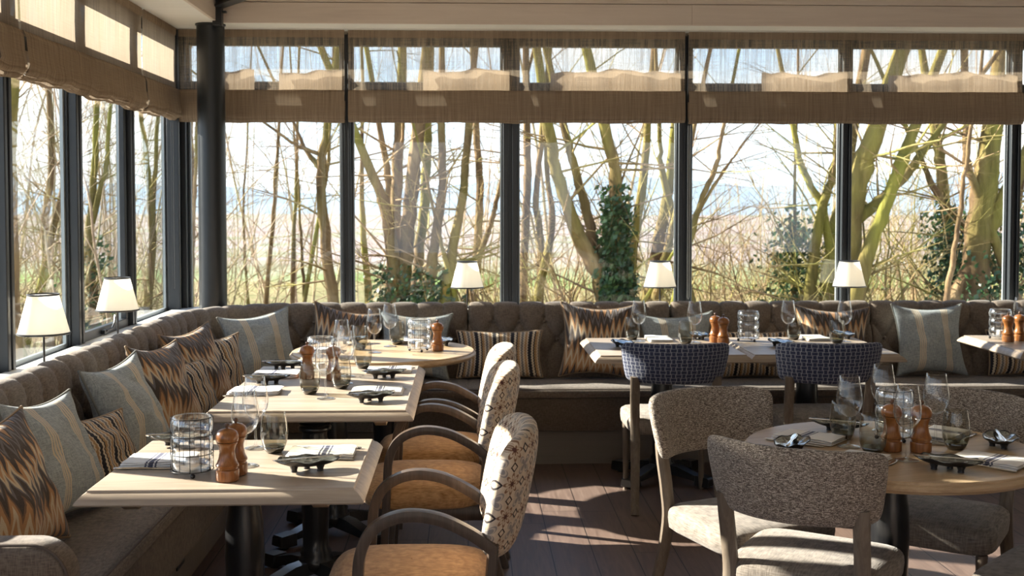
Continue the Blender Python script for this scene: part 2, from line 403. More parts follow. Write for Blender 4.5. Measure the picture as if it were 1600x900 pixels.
def floor_mat():
    t = NT('dark_oak_planks'); p = t.geo(); sp = t.n('SeparateXYZ', {0: p}); X, Y = sp.outputs[0], sp.outputs[1]
    W = .185; col_ = t.m2('FLOOR', t.m2('DIVIDE', X, W)); fx = t.m2('FRACT', t.m2('DIVIDE', X, W))
    off = t.m2('FRACT', t.m2('MULTIPLY', t.m2('SINE', t.m2('MULTIPLY', col_, 12.99)), 43.75))
    yy = t.m2('ADD', t.m2('DIVIDE', Y, 1.1), off); row = t.m2('FLOOR', yy); fy = t.m2('FRACT', yy)
    wn = t.n('TexWhiteNoise', {'Vector': t.comb(col_, row)}, noise_dimensions='3D').outputs['Value']
    g = t.noise(t.comb(t.m2('MULTIPLY', X, 26.0), t.m2('MULTIPLY', Y, 2.2), t.m2('MULTIPLY', wn, 50.0)), 1.0, 6, .6, 1.6)
    c = t.ramp(g, [(.28, (.075, .046, .036)), (.5, (.145, .095, .073)), (.75, (.22, .155, .122))])
    c = t.mix(t.m2('MULTIPLY', wn, .45), c, (.16, .115, .095))
    gx = t.m2('LESS_THAN', t.m2('MINIMUM', fx, t.m2('SUBTRACT', 1.0, fx)), .012); gy = t.m2('LESS_THAN', fy, .003)
    gap = t.m2('MAXIMUM', gx, gy); c = t.mix(gap, c, (.012, .008, .006))
    h = t.m2('SUBTRACT', t.m2('MULTIPLY', g, .25), gap)
    return t.bsdf(c, t.m2('ADD', .34, t.m2('MULTIPLY', g, .2)), bump=t.bump(h, .25, .003), spec=.45)
MAT['floor'] = floor_mat()

# ------------------------------------------------------------------ the room
YB, XL, XR, YR = 7.50, -1.88, 6.2, -3.6      # inner window planes and the walls behind the camera
def struct(name, mb, mat, parent=None, **k):
    o = mb.build(name, mat, parent, **k)
    if parent is None: o['kind'] = 'structure'
    return o
struct('floor', MB().box(XL-.2, XR+.2, YR-.2, YB+.2, -.12, 0), MAT['floor'])
struct('ceiling', MB().box(XL-.3, XR+.3, YR-.3, YB+.3, 3.30, 3.42), MAT['soffit'])
struct('wall_right', MB().box(XR, XR+.15, YR, YB+.2, 0, 3.3), MAT['plaster'])
wb = MB(); wb.box(XL-.25, XR+.15, YB, YB+.22, -.12, .80); wb.box(XL-.25, XR+.15, YB, YB+.08, 2.63, 3.3)
struct('wall_back', wb, MAT['plaster'])
wl = MB(); wl.box(XL-.22, XL, YR, YB, -.12, .80); wl.box(XL-.22, XL, YR, YB+.01, 2.63, 3.3)
struct('wall_left', wl, MAT['plaster'])
wr = MB(); wr.box(XL-.2, XR+.15, YR-.2, YR, 0, .7); wr.box(XL-.2, XR+.15, YR-.2, YR, 2.5, 3.3)
for k in range(5): wr.box(-2.3+k*2.0, -1.2+k*2.0, YR-.2, YR, .7, 2.5)
struct('wall_rear', wr, MAT['plaster'])
# window posts of the back wall and the left wall
bx = [XL+.02, -.783, .276, 1.417, 2.487, 3.616, 4.72, 5.80]
bw = [.13, .058, .092, .080, .062, .066, .07, .07]
for i, (x, w) in enumerate(zip(bx, bw)):
    if i == 0: continue
    m = MB(); m.box(x-w/2, x-.012, YB-.02, YB+.06, .80, 2.64); m.box(x+.012, x+w/2, YB-.02, YB+.06, .80, 2.64); m.box(x-.013, x+.013, YB+.0, YB+.05, .80, 2.64)
    struct('trim_%d' % i, m, MAT['frame'], bevel=.004)
ly = [YB, 6.50, 5.62, 4.76, 3.88, 3.0, 2.1, 1.2, .3, -.6]
for i, y in enumerate(ly[1:]):
    m = MB(); m.box(XL-.060, XL+.02, y-.040, y-.009, .80, 2.64); m.box(XL-.060, XL+.02, y+.009, y+.040, .80, 2.64); m.box(XL-.05, XL, y-.011, y+.011, .80, 2.64)
    struct('trim_%d' % (i+20), m, MAT['frame'], bevel=.004)
m = MB(); m.box(XL-.06, XL+.04, YB-.10, YB+.06, .80, 2.64); m.box(XL+.04, XL+.075, YB-.03, YB+.06, .80, 2.64); m.box(XL-.02, XL+.055, YB-.13, YB-.10, .80, 2.64)
struct('trim_40', m, MAT['frame'], bevel=.004)
def window(n, a, b, side, casement=False):
    """one bay between two posts: frame, lower pane, transom pane. side 'b' runs along x, 'l' along y"""
    w = thing('window_%d' % n, None, None, kind='structure')
    def bx_(mb, u0, u1, d0, d1, z0, z1):
        if side == 'b': mb.box(u0, u1, YB+d0, YB+d1, z0, z1)
        else: mb.box(XL-d1, XL-d0, u0, u1, z0, z1)
    f = MB()
    bx_(f, a, b, .02, .058, .80, .865); bx_(f, a, b, .02, .058, 2.20, 2.325); bx_(f, a, b, .02, .058, 2.565, 2.64)
    for u0, u1 in ((a, a+.012), (b-.012, b)): bx_(f, u0, u1, .02, .058, .865, 2.2); bx_(f, u0, u1, .02, .058, 2.325, 2.565)
    f.build('window_frame', MAT['frame'], w, bevel=.003)
    l = MB()
    e = .018 if side == 'l' else .007
    for z0, z1 in ((.865, 2.20), (2.325, 2.565)):
        bx_(l, a+.012, b-.012, .035, .05, z0, z0+e); bx_(l, a+.012, b-.012, .035, .05, z1-e, z1)
        bx_(l, a+.012, a+.012+e, .035, .05, z0+e, z1-e); bx_(l, b-.012-e, b-.012, .035, .05, z0+e, z1-e)
    l.build('glazing_bead', MAT['frame_lip'], w)
    for nm, z0, z1 in (('pane', .867, 2.198), ('transom_pane', 2.327, 2.563)):
        p = MB(); bx_(p, a+.014, b-.014, .041, .046, z0, z1); p.build(nm, MAT['glass'], w)
    if casement:
        s = MB(); bx_(s, a+.02, b-.02, .0, .03, .865, .915); bx_(s, a+.02, a+.06, .0, .03, .915, 2.2); bx_(s, b-.06, b-.02, .0, .03, .915, 2.2)
        s.build('casement_sash', MAT['frame'], w, bevel=.003)
        h = MB(); yc = a+.33
        h.box(XL-.005, XL+.02, yc-.03, yc+.03, .88, .90); h.tube([(XL+.02, yc, .895), (XL+.03, yc+.06, .90), (XL+.025, yc+.12, .925), (XL+.02, yc+.15, .96)], .006, 6)
        h.build('casement_stay', MAT['steel'], w)
    return w
k = 1
for i in range(len(bx)-1):
    window(k, (bx[i]+(bw[i]/2 if i else .055)), bx[i+1]-bw[i+1]/2, 'b'); k += 1
for i in range(len(ly)-1):
    a = ly[i+1]+.040; b = ly[i]-(.040 if i else .10)
    window(k, a, b, 'l', casement=(i == 1)); k += 1
# pale sill ledges behind the seat backs
struct('trim_50', MB().box(XL, XL+.16, YR, YB, .80, .872), MAT['sill'], bevel=.006)
struct('trim_51', MB().box(XL+.16, XR, YB-.16, YB, .80, .872), MAT['sill'], bevel=.006)
# boxed-in soffit round the room and its boarded faces
SZ, SY, SX = 2.65, 7.15, -1.52
struct('trim_52', MB().box(XL, XR, SY+.02, YB+.02, SZ, SZ+.03), MAT['soffit'])
struct('trim_53', MB().box(XL, SX-.02, YR, SY+.02, SZ, SZ+.03), MAT['soffit'])
f = MB(); z = SZ
for h, c in ((.130, 4), (.150, 4), (.16, 4), (.16, 4)):
    n = 3; xs = [SX, 1.9+.7*math.sin(z*40), XR]
    for i in range(2): f.box(xs[i]+(.0015 if i else 0), xs[i+1], SY, SY+.02, z, z+h-.004)
    z += h
struct('trim_54', f, MAT['fascia'], bevel=.0015)
f = MB(); z = SZ
for h in (.130, .150, .16, .16): f.box(SX-.02, SX, YR, SY+.02, z, z+h-.004); z += h
struct('trim_55', f, MAT['fascia_y'], bevel=.0015)
# steel post in the corner with its rafter
c = thing('steel_column', 'round black steel column standing in the corner behind the curved bench', 'column', (-1.585, 7.225, .0))
MB().lathe([(.085, .0), (.085, 2.640)], 40, cap1=True, cap0=True).build('shaft', MAT['steel'], c)
MB().lathe([(.088, 2.640), (.092, 2.642), (.092, 2.65)], 40, cap1=True, cap0=True).build('cap_plate', MAT['steel'], c)
m = MB(); m.box(.045, .100, -.155, -.095, 2.62, 2.80); m.build('stub', MAT['steel'], c, bevel=.003)
m = MB(); m.box(.10, .125, -.14, -.11, 2.70, 2.712); m.build('bolt', MAT['steel'], c)
b0 = Vector((-1.545, 7.12, 2.775)); b1 = Vector((.6, 5.0, 3.04)); d = (b1-b0); L = d.length; d.normalize()
sx = d.cross(Vector((0, 0, 1))).normalized(); up = sx.cross(d)
Mx = Matrix((( sx.x, d.x, up.x, b0.x), (sx.y, d.y, up.y, b0.y), (sx.z, d.z, up.z, b0.z), (0, 0, 0, 1)))
m = MB(); m.box(-.04, .04, 0, L, -.05, -.038, Mx); m.box(-.006, .006, 0, L, -.038, .05, Mx); m.box(-.04, .04, 0, L, .05, .062, Mx)
tag(m.build('steel_rafter', MAT['steel']), 'black steel rafter rising diagonally from the top of the corner column', 'rafter')

# ------------------------------------------------------------------ blinds
def blind(name, label, side, a, b, seed, mat_sheer, drop=0.0):
    rnd = random.Random(seed)
    w = thing(name, label, 'blind', (0, 0, 0), 0, 'brown linen roman blinds')
    n = max(20, int((b-a)/.012)); ph = [rnd.uniform(0, 6.28) for _ in range(8)]
    def pt(u, d, z):
        z -= drop*max(0, (2.645-z)/.56)
        return (u, YB-.075-d, z) if side == 'b' else (XL+.035+d, u, z)
    def wob(u, k, amp, fr=9.0): return amp*(math.sin(u*fr+ph[k])+.6*math.sin(u*fr*2.3+ph[k-1])+.35*math.sin(u*fr*4.7+ph[k-2]))/1.6
    us = [lerp(a, b, i/n) for i in range(n+1)]
    def sheet(nm, prof, mat, zw=None, parent=w, u0=a, u1=b):
        uu = [lerp(u0, u1, i/n) for i in range(n+1)]; rows, uv = [], []
        for j, (d, z, k, aw) in enumerate(prof):
            rows.append([pt(u, d+wob(u, k, aw*.5), z+wob(u, k+1, aw)) for u in uu]); uv += [(u, z+d) for u in uu]
        o = MB().grid(rows, uvs=uv).build(nm, mat, parent, ang=180)
        return o
    sheet('sheer_panel', [(.006, 2.645, 0, 0), (.006, 2.5, 0, .0005), (.004, 2.40, 1, .001), (.006, 2.30, 2, .0015), (.010, 2.245, 3, .002)], mat_sheer)
    sheet('head_rail', [(.012, 2.648, 0, 0), (.014, 2.62, 0, 0), (.010, 2.60, 0, 0)], MAT['linen'])
    # front folded band closed round underneath
    g = .004 if side == 'b' else .009
    zb = 2.078 if side == 'b' else 2.10
    sheet('folded_band', [(.004, 2.268, 1, .0015), (.018, 2.266, 1, .0015), (.028, 2.245, 2, .002), (.032, 2.18, 3, g*.4), (.040, zb+.03, 4, g*.7), (.038, zb+.012, 5, g), (.02, zb, 5, g), (-.004, zb+.006, 5, g), (-.02, zb+.03, 4, g*.5), (-.026, 2.20, 2, .002)], MAT['linen'])
    for q in range(2 if side == 'b' else 3):
        zz = zb-.004-.011*q; dd = .030-.012*q
        pr = []; rr2 = .013 if side == 'b' else .018
        for s in range(9):
            aa = PI*1.15*s/8-.2
            pr.append((dd+rr2*math.cos(aa)-.01, zz+.010-rr2*math.sin(aa), 5+q % 2, g))
        sheet('bottom_pleat', pr, MAT['linen'])
    # the loose fold hanging behind the sheer
    segs = [(lerp(a, b, .22), lerp(a, b, .5)-.05), (lerp(a, b, .60), b-.02)] if side == 'b' else []
    for q, (u0, u1) in enumerate(segs):
        sheet('back_fold', [(-.028, 2.385+.02*rnd.random(), 2+q, .016), (-.020, 2.375, 2+q, .014), (-.034, 2.34, 1+q, .009), (-.022, 2.30, 2+q, .007), (-.030, 2.20, 3+q, .004)], MAT['linen_back'], u0=u0, u1=u1)
    return w
blind('roman_blind', 'brown linen roman blind right of the steel column, over the first back window', 'b', -1.838, -.783, 1, MAT['sheer'])
blind('roman_blind', 'brown linen roman blind over the second and third back windows from the column', 'b', -.760, 1.400, 2, MAT['sheer'])
blind('roman_blind', 'brown linen roman blind over the two windows above the blue-backed chairs', 'b', 1.425, 3.62, 3, MAT['sheer'])
blind('roman_blind', 'brown linen roman blind at the far right edge of the back wall', 'b', 3.645, 5.9, 4, MAT['sheer'])
blind('roman_blind', 'short sunlit roman blind on the left wall nearest the corner', 'l', 6.64, 7.405, 5, MAT['sheer_side'])
blind('roman_blind', 'middle sunlit roman blind on the left wall between two cloth gaps', 'l', 4.852, 6.615, 6, MAT['sheer_side'])
blind('roman_blind', 'nearest roman blind on the left wall, cut off by the picture edge', 'l', 4.56, 4.828, 7, MAT['sheer_side'])
blind('roman_blind', 'added lower-hung roman blind on the left wall, out of view, shading the foreground chair', 'l', 2.6, 4.53, 8, MAT['sheer_side'], .28)  # unseen blind, added to keep the sun off the foreground tweed chair
def cord(label, x, y, z0, z1, mat):
    m = MB()
    m.tube([(x-.006, y, z1), (x-.006, y, z0), (x, y, z0-.012), (x+.006, y, z0), (x+.006, y, z1)], .0022, 6)
    tag(m.build('blind_cord', mat), label, 'cord')
cord('pale beaded pull cord hanging beside the post between the back windows', 1.44, YB-.035, .93, 2.05, plain('beaded_chain', (.45, .45, .42), .4))
cord('dark looped pull cord hanging at the left wall corner post', XL+.05, 7.24, 1.02, 2.05, MAT['wire'])

# ------------------------------------------------------------------ the buttoned wall bench
RB = .75; CX, CY = -.99, 6.61; Y0 = 3.05; S1 = CY-Y0; S2 = S1+RB*PI/2
def path(s):
    if s < S1: return Vector((CX-RB, Y0+s, 0)), Vector((1, 0, 0))
    if s < S2:
        a = (s-S1)/RB; n = Vector((math.cos(a), -math.sin(a), 0)); return Vector((CX, CY, 0))-n*RB, n
    return Vector((CX+(s-S2), CY+RB, 0)), Vector((0, -1, 0))
def sx_(x): return S2+(x-CX)
PER = .161; SREF = sx_(0.0)
ZB = [.800, .690, .580]
def tuft(s, z, t):
    u = (s-SREF)/PER
    q = .110
    if z >= ZB[0]:
        k = max(.85, 1-(z-ZB[0])/.075); v = abs(math.sin(PI*u))**.22; return (v-1)*k
    if z <= ZB[2]:
        v = abs(math.sin(PI*u))**.35; k = min(1, (ZB[2]-z)/.10); return (v-1)*(1-.55*k)
    w = (ZB[0]-z)/(2*q)
    return abs(math.sin(PI*(u+w))*math.sin(PI*(u-w)))**.33-1
def bench(label, s0, s1, first=False, panel_seams=True):
    b = thing('banquette', label, 'bench', (0, 0, 0))
    n = max(8, int((s1-s0)/.0115)); S = [lerp(s0, s1, i/n) for i in range(n+1)]
    e = .0025
    def clampS(s): return min(max(s, s0+e), s1-e)
    # back rest
    prof = [(0, .60), (0, .84), (.003, .872), (.016, .895), (.036, .908), (.060, .912), (.084, .907), (.103, .893), (.114, .872)]
    zf = [lerp(.85, .455, i/44) for i in range(45)]
    prof += [(lerp(.118, .195, ((.86-z)/.40)**1.0), z) for z in zf]
    rows, uv = [], []
    for j, (d, z) in enumerate(prof):
        p0 = prof[max(0, j-1)]; p1 = prof[min(len(prof)-1, j+1)]
        tx, tz = p1[0]-p0[0], p1[1]-p0[1]; l = math.hypot(tx, tz) or 1; nx, nz = -tz/l, tx/l
        row = []
        for s in S:
            P, N = path(clampS(s))
            amp = .046 if j > 10 else .026
            if j < 2: amp = 0
            h = tuft(s, z, j)*amp + .010*(1 if j > 3 else 0)
            edge = min(s-s0, s1-s); h -= .014*max(0, 1-edge/.014)
            q = P+N*(d+nx*h); row.append((q.x, q.y, z+nz*h))
        rows.append(row); uv += [(s, z) for s in S]
    MB().grid(rows, uvs=uv, flip=True).build('backrest', MAT['sofa'], b, ang=180)
    # buttons
    kk = int((s0-SREF)/PER)-2
    proto = None
    for r, z in enumerate(ZB[:2]):
        for k in range(kk, kk+60):
            s = SREF+PER*(k+(.5 if r == 1 else 0))
            if s < s0+.04 or s > s1-.04: continue
            P, N = path(s); d = lerp(.118, .195, (.86-z)/.40)-.014
            q = P+N*d
            if proto is None:
                proto = MB().sphere((0, 0, 0), .011, 10, 6).build('button', MAT['sofa'], b, ang=180); o = proto
            else: o = proto.copy(); col.objects.link(o); o.parent = b
            o.location = (q.x, q.y, z)
    # seat
    prof = [(.17, .440), (.19, .455), (.30, .464), (.45, .468), (.60, .466), (.655, .458), (.676, .440), (.680, .425), (.676, .410), (.62, .405)]
    def sweep(nm, prof, mat, bulge=0, step=.03, capd=None):
        n = max(3, int((s1-s0)/step)); SS = [lerp(s0, s1, i/n) for i in range(n+1)]
        SS = [s0, s0+.006]+SS[1:-1]+[s1-.006, s1]
        rows = []; uv = []
        for d, z in prof:
            row = []
            for i, s in enumerate(SS):
                P, N = path(s); q = P+N*min(d, RB-.03)
                zz = z-(.005 if i in (0, len(SS)-1) and z > .44 else 0)
                row.append((q.x, q.y, zz))
            rows.append(row); uv += [(s, d+z) for s in SS]
        mb = MB().grid(rows, uvs=uv, flip=True)
        m = len(SS); mb.f.append(tuple(j*m for j in range(len(prof)))); mb.f.append(tuple(j*m+m-1 for j in reversed(range(len(prof)))))
        return mb.build(nm, mat, b, ang=50)
    sweep('seat_pad', prof, MAT['sofa'])
    pts = []
    for i in range(61):
        P, N = path(lerp(s0+.004, s1-.004, i/60)); q = P+N*.672; pts.append((q.x, q.y, .4585))
    MB().tube(pts, .0035, 5).build('seat_piping', MAT['piping_dark'], b)
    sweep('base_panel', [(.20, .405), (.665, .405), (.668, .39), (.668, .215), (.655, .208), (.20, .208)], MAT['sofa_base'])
    sweep('plinth', [(.20, .212), (.585, .212), (.585, .0), (.20, .0)], MAT['plinth'])
    return b
left_b = bench('long left banquette along the side windows, its rounded arm at the bottom left corner', 0, 3.10)
arm = []
xs0, xs1 = -1.74, -1.02
for y in (2.93, 2.945, 3.035, 3.05):
    ins = .012 if y in (2.93, 3.05) else 0
    row = [(xs0, y, .02)]
    row += [(xs0, y, .69-ins)]
    for i in range(9):
        a = PI/2*(1-i/8); row.append((xs1-.10+(.10-ins)*math.cos(a), y, .59+(.10-ins)*math.sin(a)))
    row += [(xs1-ins, y, .45), (xs1-ins, y, .02)]
    arm.append(row)
mb = MB().grid(arm, flip=True); m = len(arm[0]); mb.f.append(tuple(range(m))); mb.f.append(tuple(3*m+j for j in reversed(range(m))))
mb.build('arm', MAT['sofa'], left_b, ang=60)
pp = [p for p in arm[1]]; MB().tube([(p[0]+.002, p[1]-.006, p[2]+.002) for p in pp[1:]], .004, 6).build('arm_piping', MAT['piping_dark'], left_b)
m = MB(); m.box(-1.157, -1.150, 4.55, 4.67, .10, .17); m.build('socket_plate', MAT['wire'], left_b)
bench('curved corner banquette in front of the steel column', 3.10, SREF)
bench('banquette section along the back wall behind the striped lumbar cushion', SREF, SREF+PER*8)
bench('banquette section along the back wall behind the two blue-backed chairs', SREF+PER*8, SREF+PER*16)
bench('banquette section along the back wall with the upright blue-grey cushion', SREF+PER*16, SREF+PER*24)
bench('banquette section along the back wall at the right picture edge', SREF+PER*24, SREF+PER*32)
for o in [o for o in col.objects if o.name.startswith('plinth')]: pass

# ------------------------------------------------------------------ tables
def rect_top(w, d, mat, parent):
    pr = [(-.35*min(w, d), .750), (0, .750), (.003, .7485), (.004, .744), (.009, .741), (.016, .737), (.024, .729), (.031, .720), (.034, .714), (.030, .709), (-.05, .709)]
    rows = []
    for o, z in pr:
        a, b = w/2+o, d/2+o; k = 10; row = []
        cs = [(-a, -b), (a, -b), (a, b), (-a, b)]
        for q in range(4):
            p0, p1 = cs[q], cs[(q+1) % 4]
            for j in range(k):
                row.append((lerp(p0[0], p1[0], j/k), lerp(p0[1], p1[1], j/k), z))
        rows.append(row)
    mb = MB().grid(rows, cu=True); m = len(rows[0]); mb.f.append(tuple(range(m))[::-1] if False else tuple(range(m))); mb.f.append(tuple((len(rows)-1)*m+j for j in reversed(range(m))))
    mb.build('tabletop', mat, parent, ang=25)
def pedestal(parent, x, y, foot=.33):
    e = bpy.data.objects.new('pedestal', None); col.objects.link(e); e.parent = parent; e.location = (x, y, 0)
    pr = [(.062, .060), (.070, .075), (.070, .10), (.060, .115), (.064, .13), (.052, .15), (.052, .20), (.058, .34), (.062, .46), (.058, .56), (.050, .615), (.050, .625), (.066, .632), (.068, .642), (.062, .650), (.066, .658), (.058, .666), (.075, .685), (.092, .705)]
    MB().lathe(pr, 32, cap0=True, cap1=True).build('column', MAT['black_wood'], e, ang=50)
    for q in range(4):
        a = PI/4+q*PI/2; M = Matrix.Rotation(a, 4, 'Z'); m = MB()
        sec = [(.03, .035, .05, .10), (.12, .036, .045, .095), (foot-.09, .033, .035, .062), (foot-.085, .040, .012, .066), (foot-.01, .040, .012, .062), (foot, .036, .018, .054)]
        rows = [[M @ Vector((x_, -w_, z0)), M @ Vector((x_, w_, z0)), M @ Vector((x_, w_*.82, z1)), M @ Vector((x_, -w_*.82, z1))] for x_, w_, z0, z1 in sec]
        m.grid(rows, cu=True, flip=True); m.f.append((0, 1, 2, 3)); b = (len(sec)-1)*4; m.f.append((b+3, b+2, b+1, b))
        m.lathe([(.020, 0), (.022, .012)], 12, c=tuple(M @ Vector((foot-.045, 0, 0))), cap0=True, cap1=True)
        m.build('foot', MAT['black_wood'], e, ang=30)
def rect_table(label, x, y, w, d, peds):
    t = thing('dining_table', label, 'table', (x, y, 0))
    rect_top(w, d, MAT['oak'], t)
    for sx in (-1, 1):
        cx = sx*(w/2-.10); m = MB()
        rows = [[(cx-.022, yy, z0), (cx+.022, yy, z0), (cx+.034, yy, .710), (cx-.034, yy, .710)] for yy, z0 in ((-d/2+.03, .695), (-d/2+.07, .675), (d/2-.07, .675), (d/2-.03, .695))]
        m.grid(rows, cu=True, flip=True); m.f.append((0, 1, 2, 3)); m.f.append((15, 14, 13, 12)); m.build('batten', MAT['oak'], t, ang=30)
    m = MB(); m.box(-w/2+.12, w/2-.12, -.04, .04, .685, .7095); m.build('cross_rail', MAT['oak'], t)
    for px_, py_ in peds: pedestal(t, px_, py_)
    return t
def round_table(label, x, y, r, rz):
    t = thing('round_table', label, 'table', (x, y, 0), rz)
    pr = [(.3, .750), (r, .750), (r+.003, .747), (r+.003, .742), (r+.010, .738), (r+.014, .732), (r+.012, .724), (r+.002, .718), (r-.004, .712), (.2, .710)]
    MB().lathe(pr, 72, cap0=True, cap1=True).build('tabletop', MAT['oak_round'], t, ang=25)
    m = MB(); m.box(-.3, .3, -.035, .035, .690, .7105); m.build('cross_rail', MAT['oak_round'], t)
    pedestal(t, 0, 0, .34)
    return t
rect_table('small rectangular limed oak table in front, beside the nearest side-bench cushions', -.700, 3.600, .744, .665, [(0, 0)])
rect_table('long limed oak table for four, between the small front table and the round corner table', -.625, 5.080, .76, 1.20, [(0, -.38), (0, .29)])
round_table('round oak table in the bench corner, nearest the curved banquette', -.46, 6.27, .49, 0)
rect_table('square oak table against the back bench behind the left blue-backed chair', 1.085, 6.395, .77, .76, [(0, -.02)])
rect_table('square oak table against the back bench behind the right blue-backed chair', 1.905, 6.395, .77, .76, [(0, -.02)])
rect_table('square oak table at the right picture edge near the back bench', 3.385, 6.455, .77, .74, [(0, 0)])
round_table('round honey oak table in the right foreground, ringed by tweed chairs', 1.397, 3.725, .470, .3)

# ------------------------------------------------------------------ chairs
def pad(cx, cy, wx, wy, z0, z1, p=5.0, crown=.012, taper=.0, seg=56, soft=.02):
    lev = [(.55, z0), (.93, z0+.002), (.985, z0+.012), (1.0, lerp(z0, z1, .5)), (.995, z1-soft), (.975, z1-soft*.45), (.93, z1-.002), (.80, z1+crown*.35), (.5, z1+crown*.8), (.2, z1+crown), (.01, z1+crown)]
    rows, uv = [], []
    for s, z in lev:
        row = []
        for j in range(seg):
            a = 2*PI*j/seg; c, q = math.cos(a), math.sin(a)
            k = (abs(c)**p+abs(q)**p)**(-1/p)
            X, Y = c*k*wx/2*s, q*k*wy/2*s
            X *= 1+taper*(Y/(wy/2))
            row.append((cx+X, cy+Y, z)); uv.append((X/wx+.5, Y/wy+.5))
        rows.append(row)
    m = MB().grid(rows, cu=True, uvs=uv); m.f.append(tuple(reversed(range(seg)))); return m
def curved_panel(W, z0, z1, yb, wrap, T, lean, p=6.0, phi=.9, crown=0.0, nu=44, endT=1.0, taper=1.0):
    H = z1-z0; zm = (z0+z1)/2; rows, uv = [], []; nk = 30
    for i in range(nu+1):
        q = -math.cos(PI*i/nu); u = q*.5+.5*(2*i/nu-1) if False else math.copysign(abs(q)**.9, q)
        a = u*phi; cx = W/2*math.sin(a)/math.sin(phi); cy = yb+wrap*(1-math.cos(a))/(1-math.cos(phi))
        nx, ny = math.sin(a)*.9, -math.cos(a); l = math.hypot(nx, ny); nx /= l; ny /= l
        h = max(0.02, (1-abs(u)**p))**(1/p); t = T*(max(.004, 1-abs(u)**14))**.5*lerp(1, endT, u*u)
        row = []
        for k in range(nk):
            b = 2*PI*k/nk; c, s = math.cos(b), math.sin(b); kk = (abs(c)**3.0+abs(s)**3.0)**(-1/3.0)
            off = c*kk*t/2; zz = zm+s*kk*(H/2)*h + crown*(1-u*u)*(s*.5+.5)
            y = cy-lean*(zz-z0)
            tp = lerp(taper, 1, (zz-z0)/H); row.append(((cx+nx*off)*tp, y+ny*off, zz)); uv.append(((u+1)/2, (zz-z0)/H))
        rows.append(row)
    m = MB().grid(rows, cu=True, uvs=uv, flip=True); m.f.append(tuple(range(nk))); m.f.append(tuple(nu*nk+j for j in reversed(range(nk)))); return m
def armchair(label):
    c = thing('armchair', label, 'chair', (0, 0, 0), PI/2, 'carver armchairs with printed backs')
    pad(0, .035, .49, .50, .375, .468, 3.6, .022, .03, soft=.035).build('seat', MAT['burlap'], c, ang=180)
    m = MB(); 
    for a, b in (((-.20, .20), (.20, .20)), ((-.20, -.19), (.20, -.19)), ((-.21, .19), (-.20, -.19)), ((.21, .19), (.20, -.19))):
        m.tube([(a[0], a[1], .355), (b[0], b[1], .355)], 1, 8, sq=(.014, .028), up=(0, 0, 1))
    m.build('seat_rail', MAT['chair_wood'], c)
    curved_panel(.50, .535, .895, -.245, .085, .085, .20, p=4.2, phi=1.0, crown=.015, endT=.8, taper=.9).build('backrest', MAT['medallion'], c, ang=180)
    for s in (-1, 1):
        x = s*.243
        pts = spline([(x-s*.01, .200, 0), (x, .185, .25), (x, .175, .47), (x, .165, .585), (x, .125, .655), (x, .045, .688), (x-s*.002, -.05, .678), (x-s*.006, -.14, .635), (x-s*.012, -.200, .590)], 7)
        rad = [lerp(.80, 1.0, min(1, i/14)) for i in range(len(pts))]
        MB().tube(pts, rad, 12, sq=(.0165, .021), up=(1, 0, 0)).build('arm', MAT['chair_wood'], c, ang=60)
        pts = spline([(x-s*.012, -.295, 0), (x-s*.012, -.235, .20), (x-s*.012, -.198, .42), (x-s*.012, -.205, .60)], 6)
        MB().tube(pts, 1, 10, sq=(.016, .020), up=(1, 0, 0)).build('leg', MAT['chair_wood'], c, ang=60)
    return c
a1 = armchair('printed-back armchair with ochre seat nearest the camera, at the small front table'); a1.location = (-.135, 3.435, 0)
dup(a1, (-.135, 4.625, 0), PI/2, 'printed-back armchair with ochre seat, middle one of three along the left tables')
dup(a1, (-.125, 5.225, 0), PI/2, 'printed-back armchair with ochre seat farthest from the camera, near the round corner table')

def side_chair(label, back_mat, seat_mat, group, z0=.625):
    c = thing('dining_chair', label, 'chair', (0, 0, 0), 0, group)
    pad(0, .0, .47, .45, .375, .462, 7.0, .014, .05, soft=.022).build('seat', seat_mat, c, ang=180)
    curved_panel(.545, z0, .852, -.295, .130, .058, .18, p=8.0, phi=1.05, crown=.004, taper=.88).build('backrest', back_mat, c, ang=180)
    for s in (-1, 1):
        pts = spline([(s*.215, -.335, 0), (s*.205, -.255, .20), (s*.200, -.205, .40), (s*.203, -.213, .52), (s*.205, -.235, .62), (s*.206, -.243, .68)], 6)
        rad = [lerp(.85, 1.0, min(1, i/10)) for i in range(len(pts))]
        MB().tube(pts, rad, 8, sq=(.017, .024), up=(1, 0, 0)).build('leg', MAT['leg_wood'], c, ang=50)
        pts = [(s*.205, .190, 0), (s*.205, .190, .20), (s*.205, .190, .38)]
        MB().tube(pts, [.75, .9, 1.05], 8, sq=(.018, .018), up=(1, 0, 0)).build('leg', MAT['leg_wood'], c, ang=50)
    return c
def F(fx, fy): return math.atan2(-fx, fy)     # rotation that turns local +Y to (fx, fy)
t1 = side_chair('tweed chair with its back to the camera in the right foreground', MAT['tweed'], MAT['seat_grey'], 'tweed chairs round the right table')
def put(c, fx, fy, pm, off=.27):
    l = math.hypot(fx, fy); c.rotation_euler = (0, 0, F(fx, fy)); c.location = (pm[0]+fx/l*off, pm[1]+fy/l*off, 0)
put(t1, .55, .835, (.940, 3.32))
def d2(label, fx, fy, pm):
    c = dup(t1, (0, 0, 0), 0, label); put(c, fx, fy, pm); return c
d2('tweed chair left of the round table, its curved inner back turned to the camera', .40, -.915, (.885, 4.27))
d2('tweed chair behind the round table on the right, backrest partly hidden by pepper mills', -.60, -.80, (1.83, 4.24))
d2('tweed seat cut off at the bottom right corner', -.70, .70, (1.985, 3.14))
b1 = side_chair('blue basket-weave backed chair at the left square table', MAT['basket'], MAT['seat_grey'], 'blue-backed chairs', .648)
put(b1, .03, 1, (1.045, 5.70))
c = dup(b1, (0, 0, 0), 0, 'blue basket-weave backed chair at the right square table'); put(c, .0, 1, (1.825, 5.68))

